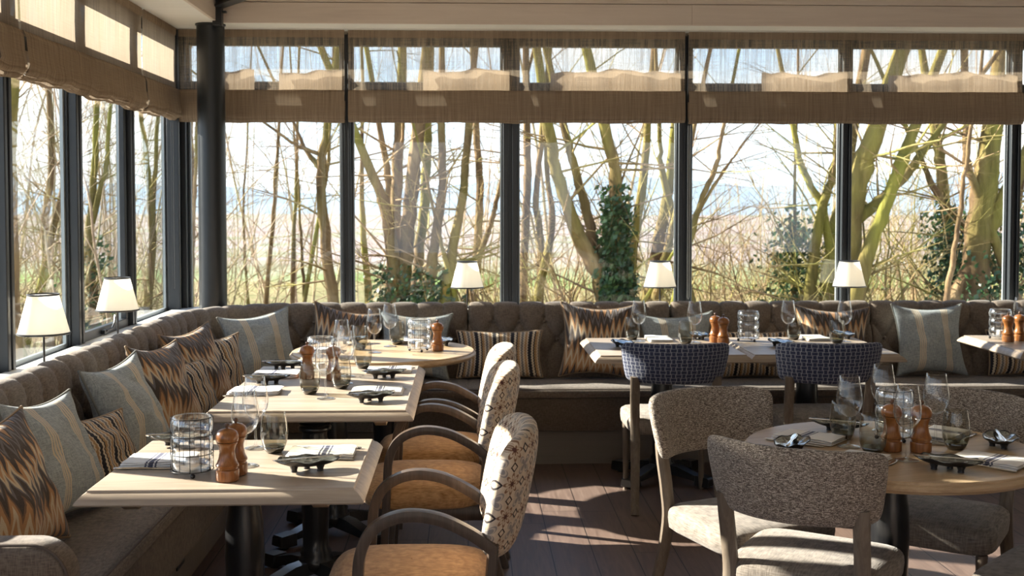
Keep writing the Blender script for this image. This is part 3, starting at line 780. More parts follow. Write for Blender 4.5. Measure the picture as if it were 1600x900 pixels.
# ------------------------------------------------------------------ cushions
def pillow_mesh(W, H, T, seed, pin_):
    rnd = random.Random(seed); n = 30; off = Vector((seed*3.1, seed*1.7, 0))
    def pos(a, b, side):
        pin = pin_
        x = W/2*a*(1-pin*(1-b*b)); z = H/2*b*(1-pin*(1-a*a))
        k = max(0, (1-a*a)*(1-b*b))**.42
        wr = noise.noise(Vector((a*1.6, b*1.6, side*2))+off)*.16
        y = side*T/2*k*(1+wr*2.2)*(1-.12*b) + .012*noise.noise(Vector((a*4, b*4, side))+off)*k
        # ears flop slightly forward
        y -= .018*(a*a*b*b)*(1 if b > 0 else .3)
        return (x, y, z+H/2)
    ts = [math.sin(PI/2*(2*i/n-1)) for i in range(n+1)]
    return pos, ts
def cushion(label, W, H, T, mat, loc, yaw, lean, roll=0, seed=1, pip='piping', grp=None, zig=False):
    c = thing('cushion', label, 'cushion', loc, 0, grp)
    c.rotation_euler = (-R(lean), R(roll), R(yaw))
    pos, ts = pillow_mesh(W, H, T, seed, .165 if H > .35 else .08)
    m = MB()
    for side in (-1, 1):
        rows = [[pos(a, b, side) for a in ts] for b in ts]
        uv = [((a+1)/2, (b+1)/2) for b in ts for a in ts]
        m.grid(rows, uvs=uv, flip=(side == 1))
    m.build('cover', MAT[mat], c, ang=180)
    edge = [pos(a, -1, 0) for a in ts[:-1]]+[pos(1, b, 0) for b in ts[:-1]]+[pos(a, 1, 0) for a in ts[:0:-1]]+[pos(-1, b, 0) for b in ts[:0:-1]]
    MB().tube(edge, .0055, 6, closed=True).build('piping', MAT[pip], c, ang=180)
    return c
SZT = .474
cushion('zigzag kilim cushion beside the bench arm, cut by the left picture edge', .45, .45, .19, 'kilim', (-1.33, 3.53, SZT), 82, 22, 0, 1, 'piping_brown')
cushion('nearest blue-grey striped cushion on the side bench, between kilim and small striped cushion', .45, .45, .18, 'bluegrey', (-1.345, 3.96, SZT), 78, 24, 4, 2)
cushion('small zigzag-striped cushion on the side bench between two blue-grey cushions', .42, .28, .13, 'zig', (-1.35, 4.44, SZT), 78, 24, 3, 3, 'piping_brown')
cushion('second blue-grey striped cushion on the side bench, left of the kilim pair', .45, .45, .18, 'bluegrey', (-1.345, 4.87, SZT), 77, 24, -3, 4)
cushion('kilim cushion on the side bench, the nearer of the middle pair', .45, .45, .19, 'kilim', (-1.34, 5.40, SZT), 75, 23, 3, 5, 'piping_brown')
cushion('striped cushion tucked behind the nearer kilim cushion of the middle pair', .42, .30, .13, 'zig', (-1.34, 5.72, SZT), 70, 22, 2, 6, 'piping_brown')
cushion('kilim cushion on the side bench, the farther of the middle pair', .45, .45, .19, 'kilim', (-1.335, 6.04, SZT), 70, 22, -3, 7, 'piping_brown')
cushion('striped cushion standing between the farther kilim cushion and the corner', .42, .36, .13, 'zig', (-1.32, 6.38, SZT), 64, 20, 3, 8, 'piping_brown')
cushion('blue-grey striped cushion in the curved bench corner', .45, .45, .18, 'bluegrey', (-1.17, 6.82, SZT), 32, 20, -6, 9)
cushion('kilim cushion on the back bench between the corner cushion and the round table glasses', .45, .45, .18, 'kilim', (-.79, 7.03, SZT), 4, 17, 10, 10, 'piping_brown')
cushion('blue-grey cushion on the back bench behind the round corner table', .45, .42, .17, 'bluegrey', (-.34, 7.02, SZT), 0, 22, 3, 11)
cushion('small lumbar cushion with vertical stripes behind the printed chair backs', .53, .29, .14, 'zig', (.195, 7.05, SZT), 0, 15, 0, 12, 'piping_brown')
cushion('kilim cushion at the left corner of the left square table', .46, .46, .19, 'kilim', (.785, 7.02, SZT), 0, 15, 3, 13, 'piping_brown')
cushion('pale striped cushion behind the glasses on the left square table', .47, .40, .17, 'bluegrey', (1.305, 7.03, SZT), 0, 16, -2, 14)
cushion('low striped cushion seen beneath the edge between the two square tables', .46, .28, .13, 'zig', (1.77, 7.02, SZT), 0, 14, 0, 15, 'piping_brown')
cushion('kilim cushion behind the glasses on the right square table', .48, .44, .18, 'kilim', (2.27, 7.03, SZT), 0, 16, 2, 16, 'piping_brown')
cushion('upright blue-grey cushion with two stripe groups, alone right of the square tables', .45, .45, .19, 'bluegrey', (2.885, 7.02, SZT), 0, 16, 0, 17)
cushion('striped lumbar cushion under the table at the right picture edge', .50, .28, .14, 'zig', (3.50, 7.04, SZT), 0, 14, 0, 18, 'piping_brown')

# ------------------------------------------------------------------ lamps
def lamp(label):
    l = thing('table_lamp', label, 'lamp', (0, 0, 0), 0, 'cream-shaded lamps along the window ledge')
    MB().lathe([(.004, 0), (.024, 0), (.025, .004), (.008, .009), (.0045, .014)], 20, cap0=True).build('base', MAT['wire'], l)
    MB().tube([(0, 0, .012), (0, 0, .18)], .0048, 10).build('pole', MAT['wire'], l)
    m = MB(); m.lathe([(.104, .1375), (.0625, .2965)], 48); m.build('lamp_shade', MAT['shade'], l, ang=180)
    t = MB(); ring = lambda r, z: [(r*math.cos(2*PI*j/48), r*math.sin(2*PI*j/48), z) for j in range(48)]
    t.tube(ring(.1045, .135), .0044, 6, closed=True); t.build('shade_trim', MAT['wire'], l)
    t = MB(); t.tube(ring(.063, .298), .0038, 6, closed=True); t.build('shade_trim', MAT['wire'], l)
    t = MB()
    for a in (0, 2.09, 4.19): t.tube([(0, 0, .275), (.062*math.cos(a), .062*math.sin(a), .297)], .0012, 5)
    t.tube([(0, 0, .18), (0, 0, .278)], .003, 6); t.build('shade_carrier', MAT['wire'], l)
    b = MB(); b.sphere((0, 0, .20), .014, 12, 8, (1, 1, 1.4)); b.build('bulb', MAT['bulb'], l, ang=180)
    return l
L0 = lamp('cream-shaded lamp on the left ledge, nearest the camera'); L0.location = (-1.785, 4.905, .872)
dup(L0, (-1.785, 5.93, .872), 0, 'cream-shaded lamp on the left ledge, above the kilim cushions')
dup(L0, (-.004, 7.385, .872), 0, 'cream-shaded lamp on the back ledge, left of the wide middle post')
dup(L0, (1.240, 7.385, .872), 0, 'cream-shaded lamp on the back ledge, left of the beaded cord')
dup(L0, (2.478, 7.385, .872), 0, 'cream-shaded lamp on the back ledge, in front of a post above the right square table')

# ------------------------------------------------------------------ tableware prototypes
TT = .7505
def wine_glass(label):
    g = thing('wine_glass', label, 'wine glass', (0, 0, 0), 0, 'empty wine glasses')
    MB().lathe([(.0375, .001), (.036, .0025), (.02, .005), (.007, .009)], 32, cap0=True).build('foot', MAT['crystal'], g, ang=180)
    MB().lathe([(.007, .009), (.0042, .02), (.0036, .05), (.0038, .085), (.006, .097)], 14).build('stem', MAT['crystal'], g, ang=180)
    pr = [(.001, .100), (.010, .101), (.020, .106), (.031, .117), (.039, .134), (.0425, .152), (.0418, .172), (.038, .195), (.0335, .220), (.0312, .236), (.0306, .2366), (.0303, .2358)]
    MB().lathe(pr, 32).build('bowl', MAT['crystal'], g, ang=180)
    return g
def tumbler(label):
    g = thing('tumbler', label, 'water glass', (0, 0, 0), 0, 'smoked stemless tumblers')
    MB().lathe([(.020, .0005), (.026, .002), (.033, .012), (.0365, .022), (.034, .0235), (.02, .019), (.001, .017)], 32, cap0=True).build('base', MAT['smoke_base'], g, ang=180)
    pr = [(.0372, .0225), (.041, .036), (.0435, .055), (.0435, .075), (.041, .100), (.0375, .122), (.0364, .129), (.0358, .1298), (.0354, .129)]
    MB().lathe(pr, 32).build('bowl', MAT['smoke'], g, ang=180)
    return g
def pepper_mill(label):
    g = thing('pepper_mill', label, 'pepper mill', (0, 0, 0), 0, 'turned wooden salt and pepper mills')
    MB().lathe([(.030, 0), (.0335, .003), (.034, .030), (.033, .034), (.0295, .036), (.0295, .040), (.033, .043), (.0335, .048), (.030, .053), (.0255, .065), (.0225, .082), (.0225, .092), (.0265, .105), (.0295, .110), (.0295, .113)], 28, cap0=True, cap1=True).build('body', MAT['mill'], g, ang=35)
    MB().lathe([(.027, .1135), (.0315, .116), (.0335, .124), (.033, .133), (.029, .143), (.020, .150), (.010, .1525), (.008, .1535)], 28, cap0=True, cap1=True).build('head', MAT['mill'], g, ang=35)
    MB().lathe([(.004, .153), (.004, .158), (.007, .160), (.0078, .164), (.006, .168), (.001, .1695)], 14).build('knob', plain('brass_dark_knob', (.10, .05, .03), .3, .3) if 'knob' not in MAT else MAT['knob'], g, ang=35)
    return g
def lantern(label):
    g = thing('candle_lantern', label, 'candle holder', (0, 0, 0), 0, 'glass candle lanterns in black wire cages')
    def rr(z): return .0535+.0085*abs(math.sin(PI*(z-.018)/.0525))**.7
    zs = [.018+i*.1575/42 for i in range(43)]
    pr = [(.002, .018), (.05, .018)]+[(rr(z), z) for z in zs]+[(rr(zs[-1])-.002, zs[-1])]
    MB().lathe(pr, 40).build('glass_jar', MAT['lantern_glass'], g, ang=180)
    m = MB()
    for z in (.017, .066, .121, .173):
        r = .0625 if z < .17 else .060
        m.tube([(r*math.cos(2*PI*j/36), r*math.sin(2*PI*j/36), z) for j in range(36)], .0013, 6, closed=True)
    for j in range(12):
        a = 2*PI*j/12+.13; m.tube([(.0615*math.cos(a), .0615*math.sin(a), z) for z in (.017, .066, .121, .173)], .0011, 5)
    m.build('wire_cage', MAT['wire'], g, ang=180)
    for j in range(3):
        a = 2*PI*j/3-PI/2+.25; MB().sphere((.056*math.cos(a), .056*math.sin(a), .0075), .0075, 12, 8).build('foot', MAT['wire'], g, ang=180)
    m = MB(); m.lathe([(.019, .025), (.0195, .026), (.0195, .050), (.018, .052), (.002, .051)], 20, cap0=True); m.build('candle', MAT['wax'], g)
    return g
def plate(label):
    g = thing('side_plate', label, 'plate', (0, 0, 0), 0, 'wavy black side plates')
    w = lambda a, k: 1+(.030*math.sin(5*a)+.020*math.sin(8*a+1))*(k/9 if k < 10 else max(0, (15-k)/6))
    pr = [(.03, .016), (.045, .016), (.06, .019), (.074, .0235), (.088, .029), (.098, .0335), (.100, .035), (.0985, .0362)]
    o = [(r, z) for r, z in pr]
    rows = []
    def ring(r, z, k):
        row = []
        for j in range(48):
            a = 2*PI*j/48; ww = 1+(.035*math.sin(5*a)+.022*math.sin(8*a+1))*k; row.append((r*ww*math.cos(a), r*.56*ww*math.sin(a), z+.003*math.sin(7*a)*k))
        return row
    ks = [0, .1, .3, .5, .8, 1, 1, 1]
    m = MB().grid([ring(r, z, k) for (r, z), k in zip(o, ks)]+[ring(.092, .0335, .9)], cu=True); m.f.append(tuple(reversed(range(48)))); m.build('bowl', MAT['ceramic'], g, ang=180)
    inner = [(.092, .0335, .9), (.080, .0285, .7), (.062, .0235, .4), (.04, .0215, .1), (.002, .021, 0)]
    MB().grid([ring(*t_) for t_ in inner], cu=True).build('glazed_lining', MAT['pearl'], g, ang=180)
    for a in (.5, 2.6, 4.7):
        m = MB(); m.lathe([(.010, 0), (.009, .006), (.014, .019)], 12, c=(.045*math.cos(a), .024*math.sin(a), 0), cap0=True, cap1=True); m.build('foot', MAT['ceramic'], g)
    return g
def knife(label, name='table_knife'):
    m = MB()
    sec = [(-.105, .0045, .0022), (-.10, .007, .003), (-.05, .006, .003), (-.01, .005, .0025), (.0, .0055, .0018), (.02, .0085, .0012), (.07, .009, .0010), (.095, .006, .0008), (.105, .001, .0006)]
    rows = [[(x, w*math.cos(2*PI*j/8), .0035+h*math.sin(2*PI*j/8)) for j in range(8)] for x, w, h in sec]
    m.grid(rows, cu=True, flip=True); m.f.append(tuple(range(8))); m.f.append(tuple(64+j for j in reversed(range(8))))
    return tag(m.build(name, MAT['chrome'], ang=60), label, 'knife', 'steel knives')
def fork(label):
    m = MB()
    sec = [(-.10, .004, .0015, 0), (-.095, .0062, .0018, 0), (-.04, .004, .0018, .001), (.02, .0028, .0018, .003), (.04, .006, .0012, .002), (.055, .0105, .001, .0), (.065, .0115, .001, .001)]
    rows = [[(x, w*math.cos(2*PI*j/8), .003+dz+h*math.sin(2*PI*j/8)) for j in range(8)] for x, w, h, dz in sec]
    m.grid(rows, cu=True, flip=True); m.f.append(tuple(range(8)))
    for k in range(4):
        y = -.009+k*.006; m.tube([(.062, y, .004), (.085, y, .0045), (.10, y, .0075)], [.0014, .0013, .0006], 6)
    return tag(m.build('fork', MAT['chrome'], ang=60), label, 'fork', 'steel forks')
def napkin(label, seed=0):
    """folded napkin, long side along local x, three layers"""
    m = MB(); rnd = random.Random(seed); n = 22
    L, Wd = .215, .135
    for lay in range(3):
        z0 = .0012+lay*.0058; th = .0048; dx = rnd.uniform(-.004, .004); k = 1-.015*lay
        rows = []; uv = []
        prof = []
        for j in range(10): prof.append((-Wd/2+Wd*j/9, th))
        ring = [(y, th) for y, _ in prof]+[(Wd/2+.0025, th*.5)]+[(y, 0) for y, _ in reversed(prof)]+[(-Wd/2-.0025, th*.5)]
        for i in range(n+1):
            x = -L/2+L*i/n; e = min(1, min(i, n-i)/1.2)
            row = []
            for y, z in ring:
                wv = .0035*noise.noise(Vector((x*14, y*14, seed+lay*.35)))*(lay+1)/2
                zz = z0+lerp(th/2, z, .3+.7*e)+max(-.001*(lay > 0), wv if lay else max(0, wv*.3))
                row.append((x*k+dx, y*k+.002*math.sin(x*30+seed), zz)); uv.append(((x+L/2)/L, (y+Wd/2)/Wd))
            rows.append(row)
        b = len(m.v); r = len(ring)
        m.grid(rows, cu=True, uvs=uv); m.f.append(tuple(b+j for j in reversed(range(r)))); m.f.append(tuple(b+n*r+j for j in range(r)))
    return tag(m.build('napkin', MAT['napkin'], ang=50), label, 'napkin', 'folded white napkins with navy stripes')
MAT['knob'] = plain('dark_knob', (.10, .045, .022), .35)
protos = {}
def item(kind, maker, label, x, y, rz=0, z=TT, **k):
    if kind not in protos:
        o = maker(label, **k); protos[kind] = o; o.location = (x, y, z); o.rotation_euler = (0, 0, rz); return o
    return dup(protos[kind], (x, y, z), rz, label)
def wg(l, x, y): return item('wine', wine_glass, l, x, y)
def tb(l, x, y): return item('tumb', tumbler, l, x, y)
def ml(l, x, y, rz=0): return item('mill', pepper_mill, l, x, y, rz)
def ln(l, x, y, rz=0): return item('lan', lantern, l, x, y, rz)
def setting(where, nx, ny, ang, px=None, py=None, pr=0.0, nap=True, cut=True, sd=0):
    """one place: napkin with long side along the diner's line of sight (ang), knife on the right, fork on the left, side plate beyond the fork"""
    ca, sa = math.cos(ang), math.sin(ang)
    if nap: tag(item('nap%d' % (sd % 3), napkin, 'folded napkin with navy stripes '+where, nx, ny, ang+PI, seed=sd), None)
    if cut:
        item('knife', knife, 'steel knife by the napkin '+where, nx+sa*.088-ca*.015, ny-ca*.088-sa*.015, ang)
        item('fork', fork, 'steel fork by the napkin '+where, nx-sa*.080-ca*.01, ny+ca*.080-sa*.01, ang)
    if px is not None:
        item('plate', plate, 'wavy black side plate '+where, px, py, ang+pr)
        k = item('bknife', knife, 'butter knife across the plate '+where, px, py, ang+.12+pr, TT+.0345, name='butter_knife')
T1, T2 = 'on the small front table', 'on the long table'
ln('glass lantern in a black wire cage '+T1, -.822, 3.440)
ml('wooden mill in front of its twin '+T1, -.702, 3.362); ml('wooden mill half hidden behind its twin '+T1, -.692, 3.440, 1)
wg('tall wine glass beside the mills '+T1, -.684, 3.545); wg('rear wine glass, behind the first one, '+T1, -.700, 3.800); tb('smoked tumbler '+T1, -.628, 3.735)
setting('on the bench side of the small front table', -.955, 3.600, 0, -.965, 3.850)
setting('on the armchair side of the small front table', -.470, 3.690, PI, -.487, 3.480, .2, sd=1)
ln('glass lantern in a black wire cage '+T2, -.690, 5.420, .4)
ml('left wooden mill in front of the lantern '+T2, -.735, 5.280); ml('right wooden mill in front of the lantern '+T2, -.610, 5.235, 2)
wg('wine glass nearest the camera '+T2, -.586, 4.740); wg('wine glass behind the right-hand mill '+T2, -.560, 5.340)
wg('second wine glass from the front '+T2, -.548, 5.130); wg('farthest wine glass '+T2, -.612, 5.600)
tb('nearest smoked tumbler '+T2, -.667, 4.865); tb('middle smoked tumbler '+T2, -.550, 5.000); tb('farthest smoked tumbler '+T2, -.510, 5.600)
setting('at the near bench place of the long table', -.900, 4.900, 0, -.895, 5.140, sd=2)
setting('at the far bench place of the long table', -.890, 5.370, 0, -.890, 5.590)
setting('at the near armchair place of the long table', -.385, 4.880, PI, -.395, 4.665, .3)
setting('at the far armchair place of the long table', -.375, 5.490, PI, -.385, 5.285, .1, sd=1)
T3 = 'on the round corner table'
ln('glass lantern in a black wire cage '+T3, -.262, 6.215); ml('wooden mill beside the lantern '+T3, -.165, 6.235)
wg('front wine glass '+T3, -.500, 6.160); wg('rear wine glass '+T3, -.435, 6.420)
tb('left smoked tumbler '+T3, -.590, 6.290); tb('right smoked tumbler '+T3, -.400, 6.510)
setting('at the right of the round corner table', -.320, 6.640, -PI/2, -.140, 6.480, .2, cut=False, sd=2)
setting('at the left of the round corner table', -.800, 6.230, 0, -.660, 6.560, .5, cut=False)
T4, T5 = 'on the left square table', 'on the right square table'
wg('left wine glass '+T4, .985, 6.590); tb('left smoked tumbler '+T4, .962, 6.690); tb('right smoked tumbler '+T4, 1.235, 6.470); wg('right wine glass '+T4, 1.300, 6.540)
ml('nearer wooden mill '+T4, 1.447, 6.455); ml('farther wooden mill '+T4, 1.420, 6.545, 1)
setting('on the bench side of the left square table', 1.110, 6.650, -PI/2, 1.355, 6.685, sd=1, cut=False)
setting('on the chair side of the left square table', 1.080, 6.170, PI/2, .855, 6.330, .3, sd=2)
ln('glass lantern in a black wire cage '+T5, 1.622, 6.590, .2)
wg('left wine glass '+T5, 1.850, 6.570); tb('left smoked tumbler '+T5, 1.905, 6.650); wg('right wine glass '+T5, 2.170, 6.540); tb('right smoked tumbler '+T5, 2.105, 6.470)
setting('on the bench side of the right square table', 2.030, 6.660, -PI/2, 2.215, 6.690, .1, cut=False)
setting('on the chair side of the right square table', 1.930, 6.170, PI/2, 1.740, 6.330, .3, sd=1)
T6 = 'on the table at the right edge'
ln('glass lantern in a black wire cage '+T6, 3.130, 6.640); ml('left wooden mill '+T6, 3.115, 6.505); ml('right wooden mill '+T6, 3.200, 6.545, 1)
wg('wine glass '+T6, 3.290, 6.720)
setting('on the chair side of the table at the right edge', 3.410, 6.270, PI/2, 3.240, 6.330, .2)
T7 = 'on the round foreground table'
wg('leftmost wine glass '+T7, 1.262, 3.745); wg('tall rear wine glass behind the mills '+T7, 1.468, 4.000); wg('front wine glass before the mills '+T7, 1.378, 3.540); wg('rightmost wine glass '+T7, 1.572, 3.790)
tb('left rear smoked tumbler '+T7, 1.282, 3.870); tb('front smoked tumbler '+T7, 1.305, 3.640); tb('right smoked tumbler '+T7, 1.600, 3.695)
ml('left wooden mill '+T7, 1.380, 3.680); ml('right wooden mill '+T7, 1.470, 3.660, 1); ln('glass lantern in a black wire cage '+T7, 1.452, 3.850)
setting('before the foreground chair of the round table', 1.215, 3.520, R(48), 1.055, 3.690, .2, sd=1)
setting('before the left chair of the round table', 1.165, 3.860, R(-40), 1.310, 3.995, .1)
setting('before the far right chair of the round table', 1.640, 3.900, R(-132), 1.765, 3.730, .3, sd=2)
setting('before the cut-off chair of the round table', 1.625, 3.500, R(135), 1.455, 3.410, .2, sd=1)

# ------------------------------------------------------------------ outdoors
def bark(name, a, b, c, moss):
    t = NT(name); o = t.geo()
    n1 = t.noise(t.map(o, (5, 5, 1.2)), 1.0, 5, .6, .8); n2 = t.noise(t.map(o, (1.1, 1.1, .5)), 1.0, 3)
    cc = t.ramp(n1, [(.3, a), (.55, b), (.75, c)])
    cc = t.mix(t.ramp(n2, [(.44, (0, 0, 0)), (.64, (1, 1, 1))]), cc, t.ramp(n1, [(.3, tuple(x*.5 for x in moss)), (.7, moss)]))
    return t.bsdf(cc, .9, bump=t.bump(n1, .8, .05), spec=.1)
MAT['bark'] = bark('mossy_bark', (.065, .040, .022), (.19, .125, .065), (.33, .24, .13), (.26, .245, .05))
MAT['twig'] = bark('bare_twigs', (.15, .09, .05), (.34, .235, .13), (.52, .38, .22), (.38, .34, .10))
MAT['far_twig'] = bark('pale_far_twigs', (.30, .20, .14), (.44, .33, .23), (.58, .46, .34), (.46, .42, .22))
def leaf_mat(name, a, b, c):
    t = NT(name); f = t.n('ObjectInfo').outputs['Random']; n = t.noise(t.geo(), 9, 3)
    cc = t.ramp(n, [(.3, a), (.5, b), (.7, c)])
    p = t.n('BsdfPrincipled', {'Base Color': cc, 'Roughness': .4, 'Specular IOR Level': .5}).outputs[0]
    tr = t.n('BsdfTranslucent', {'Color': cc}).outputs[0]
    return t.surf(t.n('MixShader', {0: .25, 1: p, 2: tr}).outputs[0])
MAT['ivy'] = leaf_mat('ivy_leaves', (.010, .035, .015), (.03, .085, .03), (.09, .17, .06))
MAT['leaf'] = leaf_mat('shrub_leaves', (.03, .08, .01), (.09, .17, .02), (.20, .28, .05))
MAT['buds'] = leaf_mat('russet_buds', (.25, .11, .05), (.42, .22, .11), (.52, .34, .18))
def gz(x, y):
    """height of the ground outdoors: it falls away from the terrace"""
    t = min(1, max(0, (y-10)/16)); t = t*t*(3-2*t); z = -.15-2.6*t
    t2 = min(1, max(0, (y-26)/70)); z -= 3.4*t2
    if x < -3:
        k = min(1, (-3-x)/6); z = lerp(z, max(z, -.35-max(0, y-16)*.06), k*.8)
    return z+.25*noise.noise(Vector((x*.12, y*.12, 0)))*min(1, max(0, (y-12)/8))
t = NT('winter_meadow'); p = t.geo(); n1 = t.noise(p, .05, 3); n2 = t.noise(p, .9, 5)
Yv = t.n('SeparateXYZ', {0: p}).outputs[1]
far_ = t.n('MapRange', {'Value': t.m2('ADD', Yv, t.m2('MULTIPLY', n1, 60.0)), 'From Min': 135.0, 'From Max': 175.0}).outputs[0]
g1 = t.ramp(t.m2('ADD', t.m2('MULTIPLY', n1, .6), t.m2('MULTIPLY', n2, .4)), [(.35, (.10, .16, .04)), (.5, (.17, .24, .07)), (.65, (.25, .27, .12))])
g2 = t.ramp(n1, [(.35, (.24, .19, .17)), (.5, (.30, .25, .24)), (.65, (.20, .22, .14))])
MAT['meadow'] = t.bsdf(t.mix(far_, g1, g2), .95, spec=.1)
t = NT('leaf_litter'); p = t.geo(); n2 = t.noise(p, 1.6, 6, .65)
MAT['litter'] = t.bsdf(t.ramp(n2, [(.35, (.13, .13, .05)), (.5, (.22, .20, .08)), (.65, (.34, .25, .14))]), .95, spec=.1)
MAT['hill'] = plain('haze_tinted_hill', (.24, .31, .38), 1.0, spec=0.0)  # blue-grey of distant haze painted into the hill colour
MAT['paving'] = plain('pale_terrace_slabs', (.42, .41, .38), .7)
xs = [-90+i*3.0 for i in range(61)]; ys = [8.2+.9*j for j in range(22)]+[28+3*j for j in range(25)]
rows = [[(x, y, gz(x, y)) for x in xs] for y in ys]
struct('ground', MB().grid(rows), MAT['litter'], ang=180)
rows = [[(x*6, y, gz(x, y if y < 100 else 100)-.05*(j > 1)) for x in xs] for j, y in enumerate([97, 130, 180, 260, 380, 560, 800, 1100])]
struct('ground_meadow', MB().grid(rows), MAT['meadow'], ang=180)
struct('terrace', MB().box(-14, XR, 7.75, 12.0, -.30, -.10).box(-14, XL-.22, -5, 7.75, -.30, -.10), MAT['paving'])
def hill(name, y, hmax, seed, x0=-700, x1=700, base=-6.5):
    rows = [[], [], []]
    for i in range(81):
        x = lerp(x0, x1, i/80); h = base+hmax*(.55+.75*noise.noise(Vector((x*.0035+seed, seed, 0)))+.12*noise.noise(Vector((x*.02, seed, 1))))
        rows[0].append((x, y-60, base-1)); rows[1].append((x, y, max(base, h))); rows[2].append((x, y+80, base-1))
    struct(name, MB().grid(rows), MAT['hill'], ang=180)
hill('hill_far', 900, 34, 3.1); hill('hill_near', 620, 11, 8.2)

class Tree:
    def __init__(s, seed): s.r = random.Random(seed); s.trunk = MB(); s.tw = MB(); s.ivy = MB(); s.bud = MB()
    def leaf(s, mb, p, sz):
        r = s.r; a = Vector((r.gauss(0, 1), r.gauss(0, 1), r.gauss(0, 1))).normalized(); b = a.orthogonal().normalized(); c = a.cross(b)
        b, c = b*sz, c*sz*.8
        mb.add([p-b*.9, p+c*.7, p+b*1.1, p-c*.7], [(0, 1, 2, 3)])
    def grow(s, p, d, L, r0, depth, bend=.25, mb=None):
        n = max(4, int(L/.28)); pts = [p.copy()]; rad = [r0]; q = p.copy(); dd = d.normalized(); r = s.r
        for i in range(n):
            dd = (dd+Vector((r.gauss(0, bend), r.gauss(0, bend), r.gauss(.03, bend*.7)))*.5).normalized()
            q = q+dd*(L/n); pts.append(q.copy()); rad.append(r0*(1-.85*(i+1)/n))
        (mb or s.tw).tube(pts, rad, 5 if r0 > .02 else 3, cap=False)
        if depth > 0:
            for k in range(r.choice((2, 3, 4))):
                i = r.randrange(1, len(pts)-1); nd = (pts[i+1]-pts[i]).normalized()
                nd = (nd+Vector((r.gauss(0, .7), r.gauss(0, .7), r.gauss(.15, .5)))).normalized()
                s.grow(pts[i], nd, L*r.uniform(.4, .7), rad[i]*.6, depth-1, bend)
    def stem(s, pix, Y, twigs=8, depth=1, dy=.4, tl=1.6):
        """pix: surveyed (px, py, width px) along the stem; the stem leans in depth by a random amount and carries on above and below"""
        r = s.r; sl = r.uniform(-dy, dy)
        top = pix[0]; bot = pix[-1]
        pts = []
        for px, py, w in pix:
            y = Y+sl*(475-py)/285.0; pts.append((at(px, py, y), w*y/FOC/2))
        d = (pts[0][0]-pts[1][0]).normalized(); ext = pts[0][0]+d*r.uniform(2, 3.5)
        pts = [(ext, pts[0][1]*.55)]+pts
        d = (pts[-1][0]-pts[-2][0]).normalized(); g = gz(pts[-1][0].x, Y)-.2; k = max(0, (pts[-1][0].z-g)/max(.3, -d.z))
        if k > 0 and d.z < -.8: pts.append((pts[-1][0]+d*k, pts[-1][1]*1.25))
        P = spline([p for p, _ in pts], 6); rr = []
        for i in range(len(P)):
            t = i/6; a = min(int(t), len(pts)-1); b = min(a+1, len(pts)-1); rr.append(lerp(pts[a][1], pts[b][1], t-a))
        P2 = [p+Vector((r.gauss(0, .006), r.gauss(0, .006), 0)) for p in P]
        s.trunk.tube(P2, [x*r.uniform(.93, 1.07) for x in rr], 9, cap=False)
        for _ in range(twigs):
            i = r.randrange(0, len(P)-2); dd = Vector((r.gauss(0, 1), r.gauss(0, .8), r.uniform(-.1, 1.0)))
            s.grow(P[i], dd, r.uniform(.5, 1)*tl*1.15, min(.020, rr[i]*.3), depth+1)
        return P, rr
    def cover(s, P, rr, z0, z1, n, spread=.14, sz=.042):
        r = s.r; seg = [(p, q) for p, q in zip(P, rr) if z0 <= p.z <= z1]
        for _ in range(n):
            if not seg: break
            p, q = r.choice(seg); a = r.uniform(0, 6.28); k = q+abs(r.gauss(0, spread))
            s.leaf(s.ivy, p+Vector((math.cos(a)*k, math.sin(a)*k, r.uniform(-.25, .25))), sz*r.uniform(.6, 1.3))
    def done(s, name, label, cat='tree', group='bare trees beyond the windows', base=None, far=False):
        o = thing(name, label, cat, (0, 0, 0), 0, group)
        if s.trunk.v: s.trunk.build('trunk', MAT['bark'], o, ang=180)
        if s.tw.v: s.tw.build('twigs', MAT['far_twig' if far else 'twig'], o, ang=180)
        if s.ivy.v: s.ivy.build('ivy', MAT['ivy'], o, ang=180)
        if s.bud.v: s.bud.build('buds', MAT['buds'], o, ang=180)
        return o
# pane right of the column
T = Tree(11)
T.stem([(512, 190, 13), (502, 260, 15), (508, 380, 17), (520, 470, 19)], 15, 14); T.stem([(455, 185, 5), (478, 235, 7), (500, 262, 10)], 15, 4); T.stem([(425, 200, 4), (460, 225, 5), (497, 240, 7)], 15.2, 5)
T.stem([(515, 200, 5), (512, 260, 6), (500, 330, 6)], 15.3, 3)
T.done('mossy_tree', 'mossy tree with a pale forked trunk, just left of the first back post')
T = Tree(12); T.stem([(434, 215, 5), (427, 330, 6), (415, 475, 8)], 19, 9, tl=1.8); T.done('slender_tree', 'slender bare tree standing alone between the column and the forked tree')
T = Tree(13); T.stem([(464, 215, 5), (461, 330, 6), (456, 475, 8)], 18, 8); T.stem([(466, 300, 4), (472, 400, 5), (476, 475, 6)], 18.3, 4); T.done('slender_tree', 'thin twin-stemmed tree immediately left of the forked mossy tree')
T = Tree(14); T.stem([(385, 240, 3), (380, 340, 4), (388, 475, 5)], 24, 9, far=0) if False else T.stem([(385, 240, 3), (380, 340, 4), (388, 475, 5)], 24, 9); T.done('sapling', 'thin pale sapling close to the right edge of the steel column')
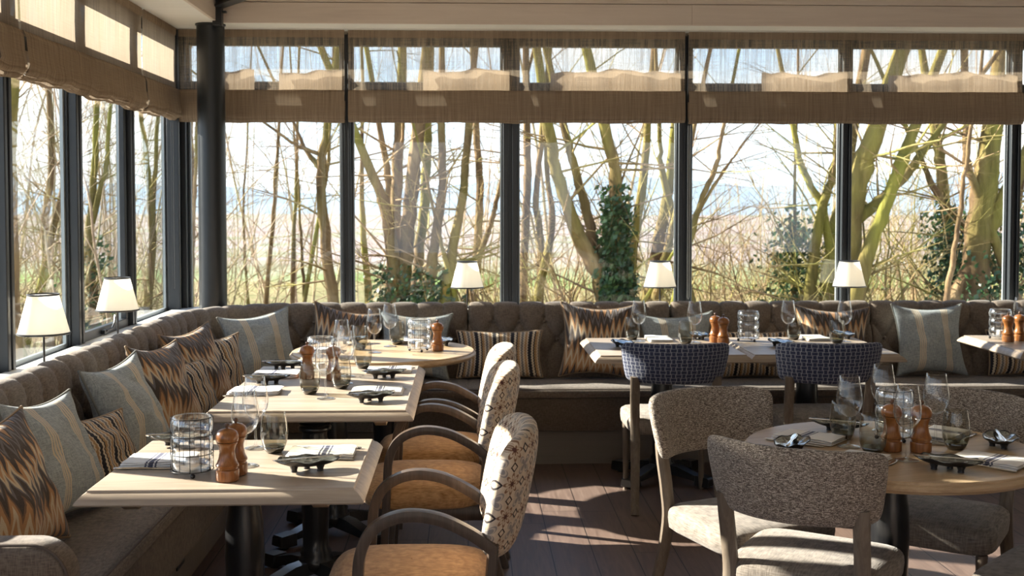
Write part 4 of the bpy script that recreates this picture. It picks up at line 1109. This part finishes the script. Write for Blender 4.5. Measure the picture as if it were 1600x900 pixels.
# second pane: big coppiced clump
T = Tree(21)
P, q = T.stem([(572, 250, 14), (600, 320, 20), (613, 390, 22), (618, 475, 26)], 15, 6); T.cover(P, q, -3, .6, 1500)
P, q = T.stem([(624, 190, 17), (620, 290, 18), (616, 380, 18), (608, 475, 20)], 15.2, 8)
T.stem([(655, 190, 21), (643, 300, 22), (634, 400, 23), (628, 475, 26)], 15.0, 8)
T.stem([(592, 190, 9), (604, 260, 11), (612, 340, 14), (618, 400, 16)], 15.4, 8)
T.done('coppiced_tree', 'coppiced mossy clump of thick stems, just right of the first back post')
T = Tree(22)
P, q = T.stem([(690, 190, 12), (690, 300, 14), (676, 400, 17), (668, 475, 20)], 14.6, 8); T.cover(P, q, -3, .5, 1500, .2)
T.stem([(733, 190, 12), (724, 290, 13), (706, 400, 16), (694, 475, 20)], 14.6, 8)
T.stem([(668, 190, 15), (664, 300, 15), (655, 400, 16), (648, 475, 18)], 15.6, 8)
T.stem([(678, 330, 5), (692, 390, 6), (700, 420, 9)], 14.6, 3)
T.done('coppiced_tree', 'ivy-footed clump of upright stems behind the first back-ledge lamp')
T = Tree(23); T.stem([(744, 190, 10), (750, 300, 12), (746, 390, 14), (740, 475, 15)], 16.5, 9); T.stem([(784, 280, 7), (768, 345, 8), (750, 400, 10)], 16.5, 4); T.stem([(566, 200, 6), (566, 320, 8), (576, 475, 13)], 17.5, 7)
T.done('mossy_tree', 'mossy forked tree immediately left of the wide middle post')
# third pane
T = Tree(31)
T.stem([(857, 190, 17), (870, 270, 19), (902, 365, 23), (935, 425, 30), (948, 475, 34)], 14, 9)
T.stem([(880, 190, 12), (897, 260, 14), (920, 345, 15), (935, 410, 19)], 14.1, 7)
P, q = T.stem([(942, 190, 19), (960, 265, 19), (963, 350, 22), (962, 430, 30), (965, 475, 36)], 13.9, 8); T.cover(P, q, -3, 1.6, 5200, .06)
T.stem([(1045, 475, 26), (1010, 468, 30), (975, 455, 30)], 14.2, 1) if False else None
T.done('ivy_clad_tree', 'great forked tree wrapped in ivy, in the pane right of the middle post')
T = Tree(32); T.stem([(1012, 190, 12), (1004, 290, 14), (990, 390, 16), (983, 475, 19)], 15, 9); T.done('straight_tree', 'straight reddish trunk just right of the ivy-clad tree')
T = Tree(33); T.stem([(1053, 190, 11), (1046, 280, 15), (1027, 390, 20), (1014, 475, 26)], 14.4, 8); T.stem([(1030, 190, 7), (1033, 260, 9), (1042, 300, 12)], 14.4, 4); T.stem([(1062, 305, 9), (1046, 380, 12), (1034, 430, 16)], 14.2, 4)
T.done('mossy_tree', 'bright mossy forked tree behind the lamp left of the beaded cord')
T = Tree(34); T.stem([(823, 190, 12), (824, 300, 13), (819, 400, 13), (818, 475, 14)], 16, 9); T.stem([(848, 200, 9), (838, 310, 10), (846, 400, 13), (842, 475, 15)], 16.3, 7); T.stem([(855, 260, 8), (862, 350, 11), (846, 440, 14)], 15.5, 4)
T.done('mossy_tree', 'pair of upright mossy stems at the left of the ivy-clad tree')
# fourth pane
T = Tree(41); T.stem([(1131, 195, 6), (1118, 260, 8), (1095, 315, 9), (1078, 380, 10)], 13, 9, tl=2); T.stem([(1178, 205, 2.5), (1135, 260, 4), (1092, 330, 5)], 13, 4)
T.done('leaning_tree', 'thin green stems leaning out from behind the beaded cord')
T = Tree(42); P, q = T.stem([(1239, 195, 9), (1252, 260, 11), (1284, 320, 13), (1290, 350, 14)], 14, 7); T.stem([(1309, 195, 10), (1305, 260, 12), (1284, 330, 15), (1272, 400, 17), (1265, 475, 22)], 14, 8)
T.stem([(1318, 290, 20), (1303, 380, 25), (1296, 475, 34)], 14.6, 6)
T.done('mossy_tree', 'forked rust-brown tree left of the post behind the last back-ledge lamp')
T = Tree(43); P, q = T.stem([(1242, 320, 5), (1240, 400, 6), (1240, 475, 8)], 15, 6); T.cover(P, q, -3, 1.5, 1500, .20, .045); T.done('ivy_shrub', 'slim upright shrub thick with green ivy, left of the forked rust-brown tree', 'shrub')
# fifth pane
T = Tree(51)
T.stem([(1372, 190, 30), (1348, 260, 34), (1330, 340, 34), (1322, 475, 40)], 12.6, 7)
T.stem([(1432, 190, 17), (1410, 250, 21), (1385, 320, 20), (1355, 400, 22), (1335, 475, 26)], 12.2, 8)
T.stem([(1476, 192, 10), (1440, 240, 13), (1402, 288, 15), (1360, 325, 18), (1333, 350, 18)], 12.4, 8)
T.done('leaning_tree', 'big leaning tree with crossing limbs, right of the last back-ledge lamp')
T = Tree(52); P, q = T.stem([(1458, 190, 15), (1468, 250, 17), (1478, 330, 17), (1488, 400, 18), (1495, 475, 22)], 13.5, 7); T.cover(P, q, -3, 1.4, 1900); T.stem([(1430, 230, 8), (1462, 300, 11), (1500, 350, 14)], 13.4, 4)
T.done('ivy_clad_tree', 'ivy-clad slanting tree left of the broad trunk in the last full pane')
T = Tree(53); P, q = T.stem([(1552, 190, 33), (1540, 280, 40), (1527, 380, 42), (1520, 475, 46)], 13, 6); T.cover(P, q, -3, .8, 900, .1)
T.stem([(1590, 270, 26), (1560, 330, 26), (1535, 380, 26)], 13, 4); T.stem([(1510, 190, 13), (1512, 260, 12), (1530, 310, 14)], 12.9, 5)
P, q = T.stem([(1590, 330, 8), (1580, 400, 9), (1575, 475, 12)], 14, 5); T.cover(P, q, -3, 1.4, 1500, .2)
T.done('broad_tree', 'broad-trunked tree with ivy at the right end of the last full pane')
T = Tree(54); T.stem([(1518, 200, 6), (1505, 290, 7), (1492, 390, 8), (1476, 475, 10)], 10.8, 5); T.done('sapling', 'pale sinuous sapling stem in front of the ivy-clad slanting tree')
# side windows
T = Tree(61); P, q = T.stem([(22, 120, 20), (18, 165, 22), (14, 240, 22), (18, 400, 24)], 9.5, 6); T.done('mossy_tree', 'dark mossy trunk high in the first side window pane')
T = Tree(62); T.stem([(78, 150, 8), (80, 260, 10), (70, 360, 12), (76, 480, 14)], 16, 14, 2); T.stem([(110, 200, 6), (96, 300, 8), (80, 370, 10)], 16, 8); T.done('bare_tree', 'bare twiggy tree in the middle of the first side window pane')
T = Tree(63); P, q = T.stem([(150, 190, 9), (146, 290, 11), (140, 380, 13), (145, 470, 15)], 15, 14, 2); T.cover(P, q, -3, 1.0, 600); T.stem([(172, 180, 6), (165, 260, 8), (148, 330, 9)], 15, 8); T.done('bare_tree', 'grey bare tree in the second side window pane')
T = Tree(64); T.stem([(222, 190, 7), (232, 280, 9), (238, 380, 11), (232, 470, 13)], 15.5, 14, 2); T.stem([(245, 210, 6), (240, 320, 8), (236, 420, 9)], 16, 7); T.done('bare_tree', 'bare tree with arching branches in the third side window pane')
T = Tree(65); T.stem([(298, 180, 7), (300, 300, 9), (296, 400, 10), (298, 480, 11)], 16, 14, 2); T.stem([(308, 210, 5), (303, 330, 6), (300, 430, 7)], 15.5, 6); T.done('mossy_tree', 'mossy stems between the corner post and the steel column')
# low branches and brambles close by: countless twigs
def thicket(label, x0, x1, y0, y1, n, seed, hmax=2.6, far=False, leafy=.0):
    T = Tree(seed); r = T.r
    for _ in range(n):
        x, y = r.uniform(x0, x1), r.uniform(y0, y1); p = Vector((x, y, gz(x, y)-.1))
        T.grow(p, Vector((r.gauss(0, .45), r.gauss(0, .3), 1)), hmax*r.uniform(.5, 1.2), r.uniform(.008, .022), 2, .3)
    m = MB(); m.v = T.tw.v; m.f = T.tw.f; m.uv = T.tw.uv
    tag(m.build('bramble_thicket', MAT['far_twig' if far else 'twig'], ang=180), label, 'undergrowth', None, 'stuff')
    T2 = Tree(seed+1); r = T2.r
thicket('tangle of bare brambles at the foot of the trees in the left panes', -9, 1, 17, 24, 110, 71, 1.9, True)
thicket('tangle of brambles and thin twigs below the ivy-clad tree', 0, 4.5, 14.5, 20, 260, 72, 2.9)
thicket('dense tan bramble bank below the trees in the right panes', 3.8, 13, 13.5, 20, 520, 73, 3.4)
thicket('twiggy scrub outside the side windows', -16, -4.0, 13, 24, 420, 74, 5.2, True)
# far trees, each on its own
def far_tree(seed):
    T = Tree(seed); r = T.r
    for k in range(r.choice((1, 2, 3))):
        p = Vector((r.gauss(0, .25), r.gauss(0, .2), -.2)); T.grow(p, Vector((r.gauss(0, .12), r.gauss(0, .1), 1)), r.uniform(7, 11), r.uniform(.025, .05), 4, .055)
    o = thing('far_tree', 'x', 'tree', (0, 0, 0), 0, 'slight bare trees in the distance')
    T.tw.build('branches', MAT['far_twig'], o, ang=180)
    return o
fp = [far_tree(80+k) for k in range(5)]; rr_ = random.Random(5)
edges = [(280, 'between corner post and first back post'), (541, 'between the first and second back posts'), (797, 'between the second and third back posts'), (1070, 'between the third and fourth back posts'), (1323, 'between the fourth and fifth back posts'), (1700, '')]
order = ['leftmost', 'second from left', 'third from left', 'fourth from left', 'fifth from left', 'sixth from left', 'seventh from left', 'eighth from left']
def far(k, px, Y, lab, grp):
    p = at(px, 470, Y); o = fp[k] if k < 5 else copy_tree(fp[k % 5]); s = rr_.uniform(.8, 1.25)
    o.location = (p.x, Y, gz(p.x, Y)); o.rotation_euler = (0, 0, rr_.uniform(0, 6)); o.scale = (s, s, s); o['label'] = lab; o['group'] = grp
k = 0
for w in range(5):
    x0, x1 = edges[w][0]+14, min(edges[w+1][0], 1600)-14; n = 6
    for j in range(n):
        far(k, lerp(x0, x1, (j+.5)/n)+rr_.uniform(-8, 8), rr_.uniform(24, 48), '%s of the slight distant trees %s' % (order[j], edges[w][1]), 'slight distant trees '+edges[w][1]); k += 1
for j in range(8):
    far(k, -6+j*31, rr_.uniform(20, 34), '%s of the slight distant trees seen through the side windows' % order[j], 'slight distant trees through the side windows'); k += 1
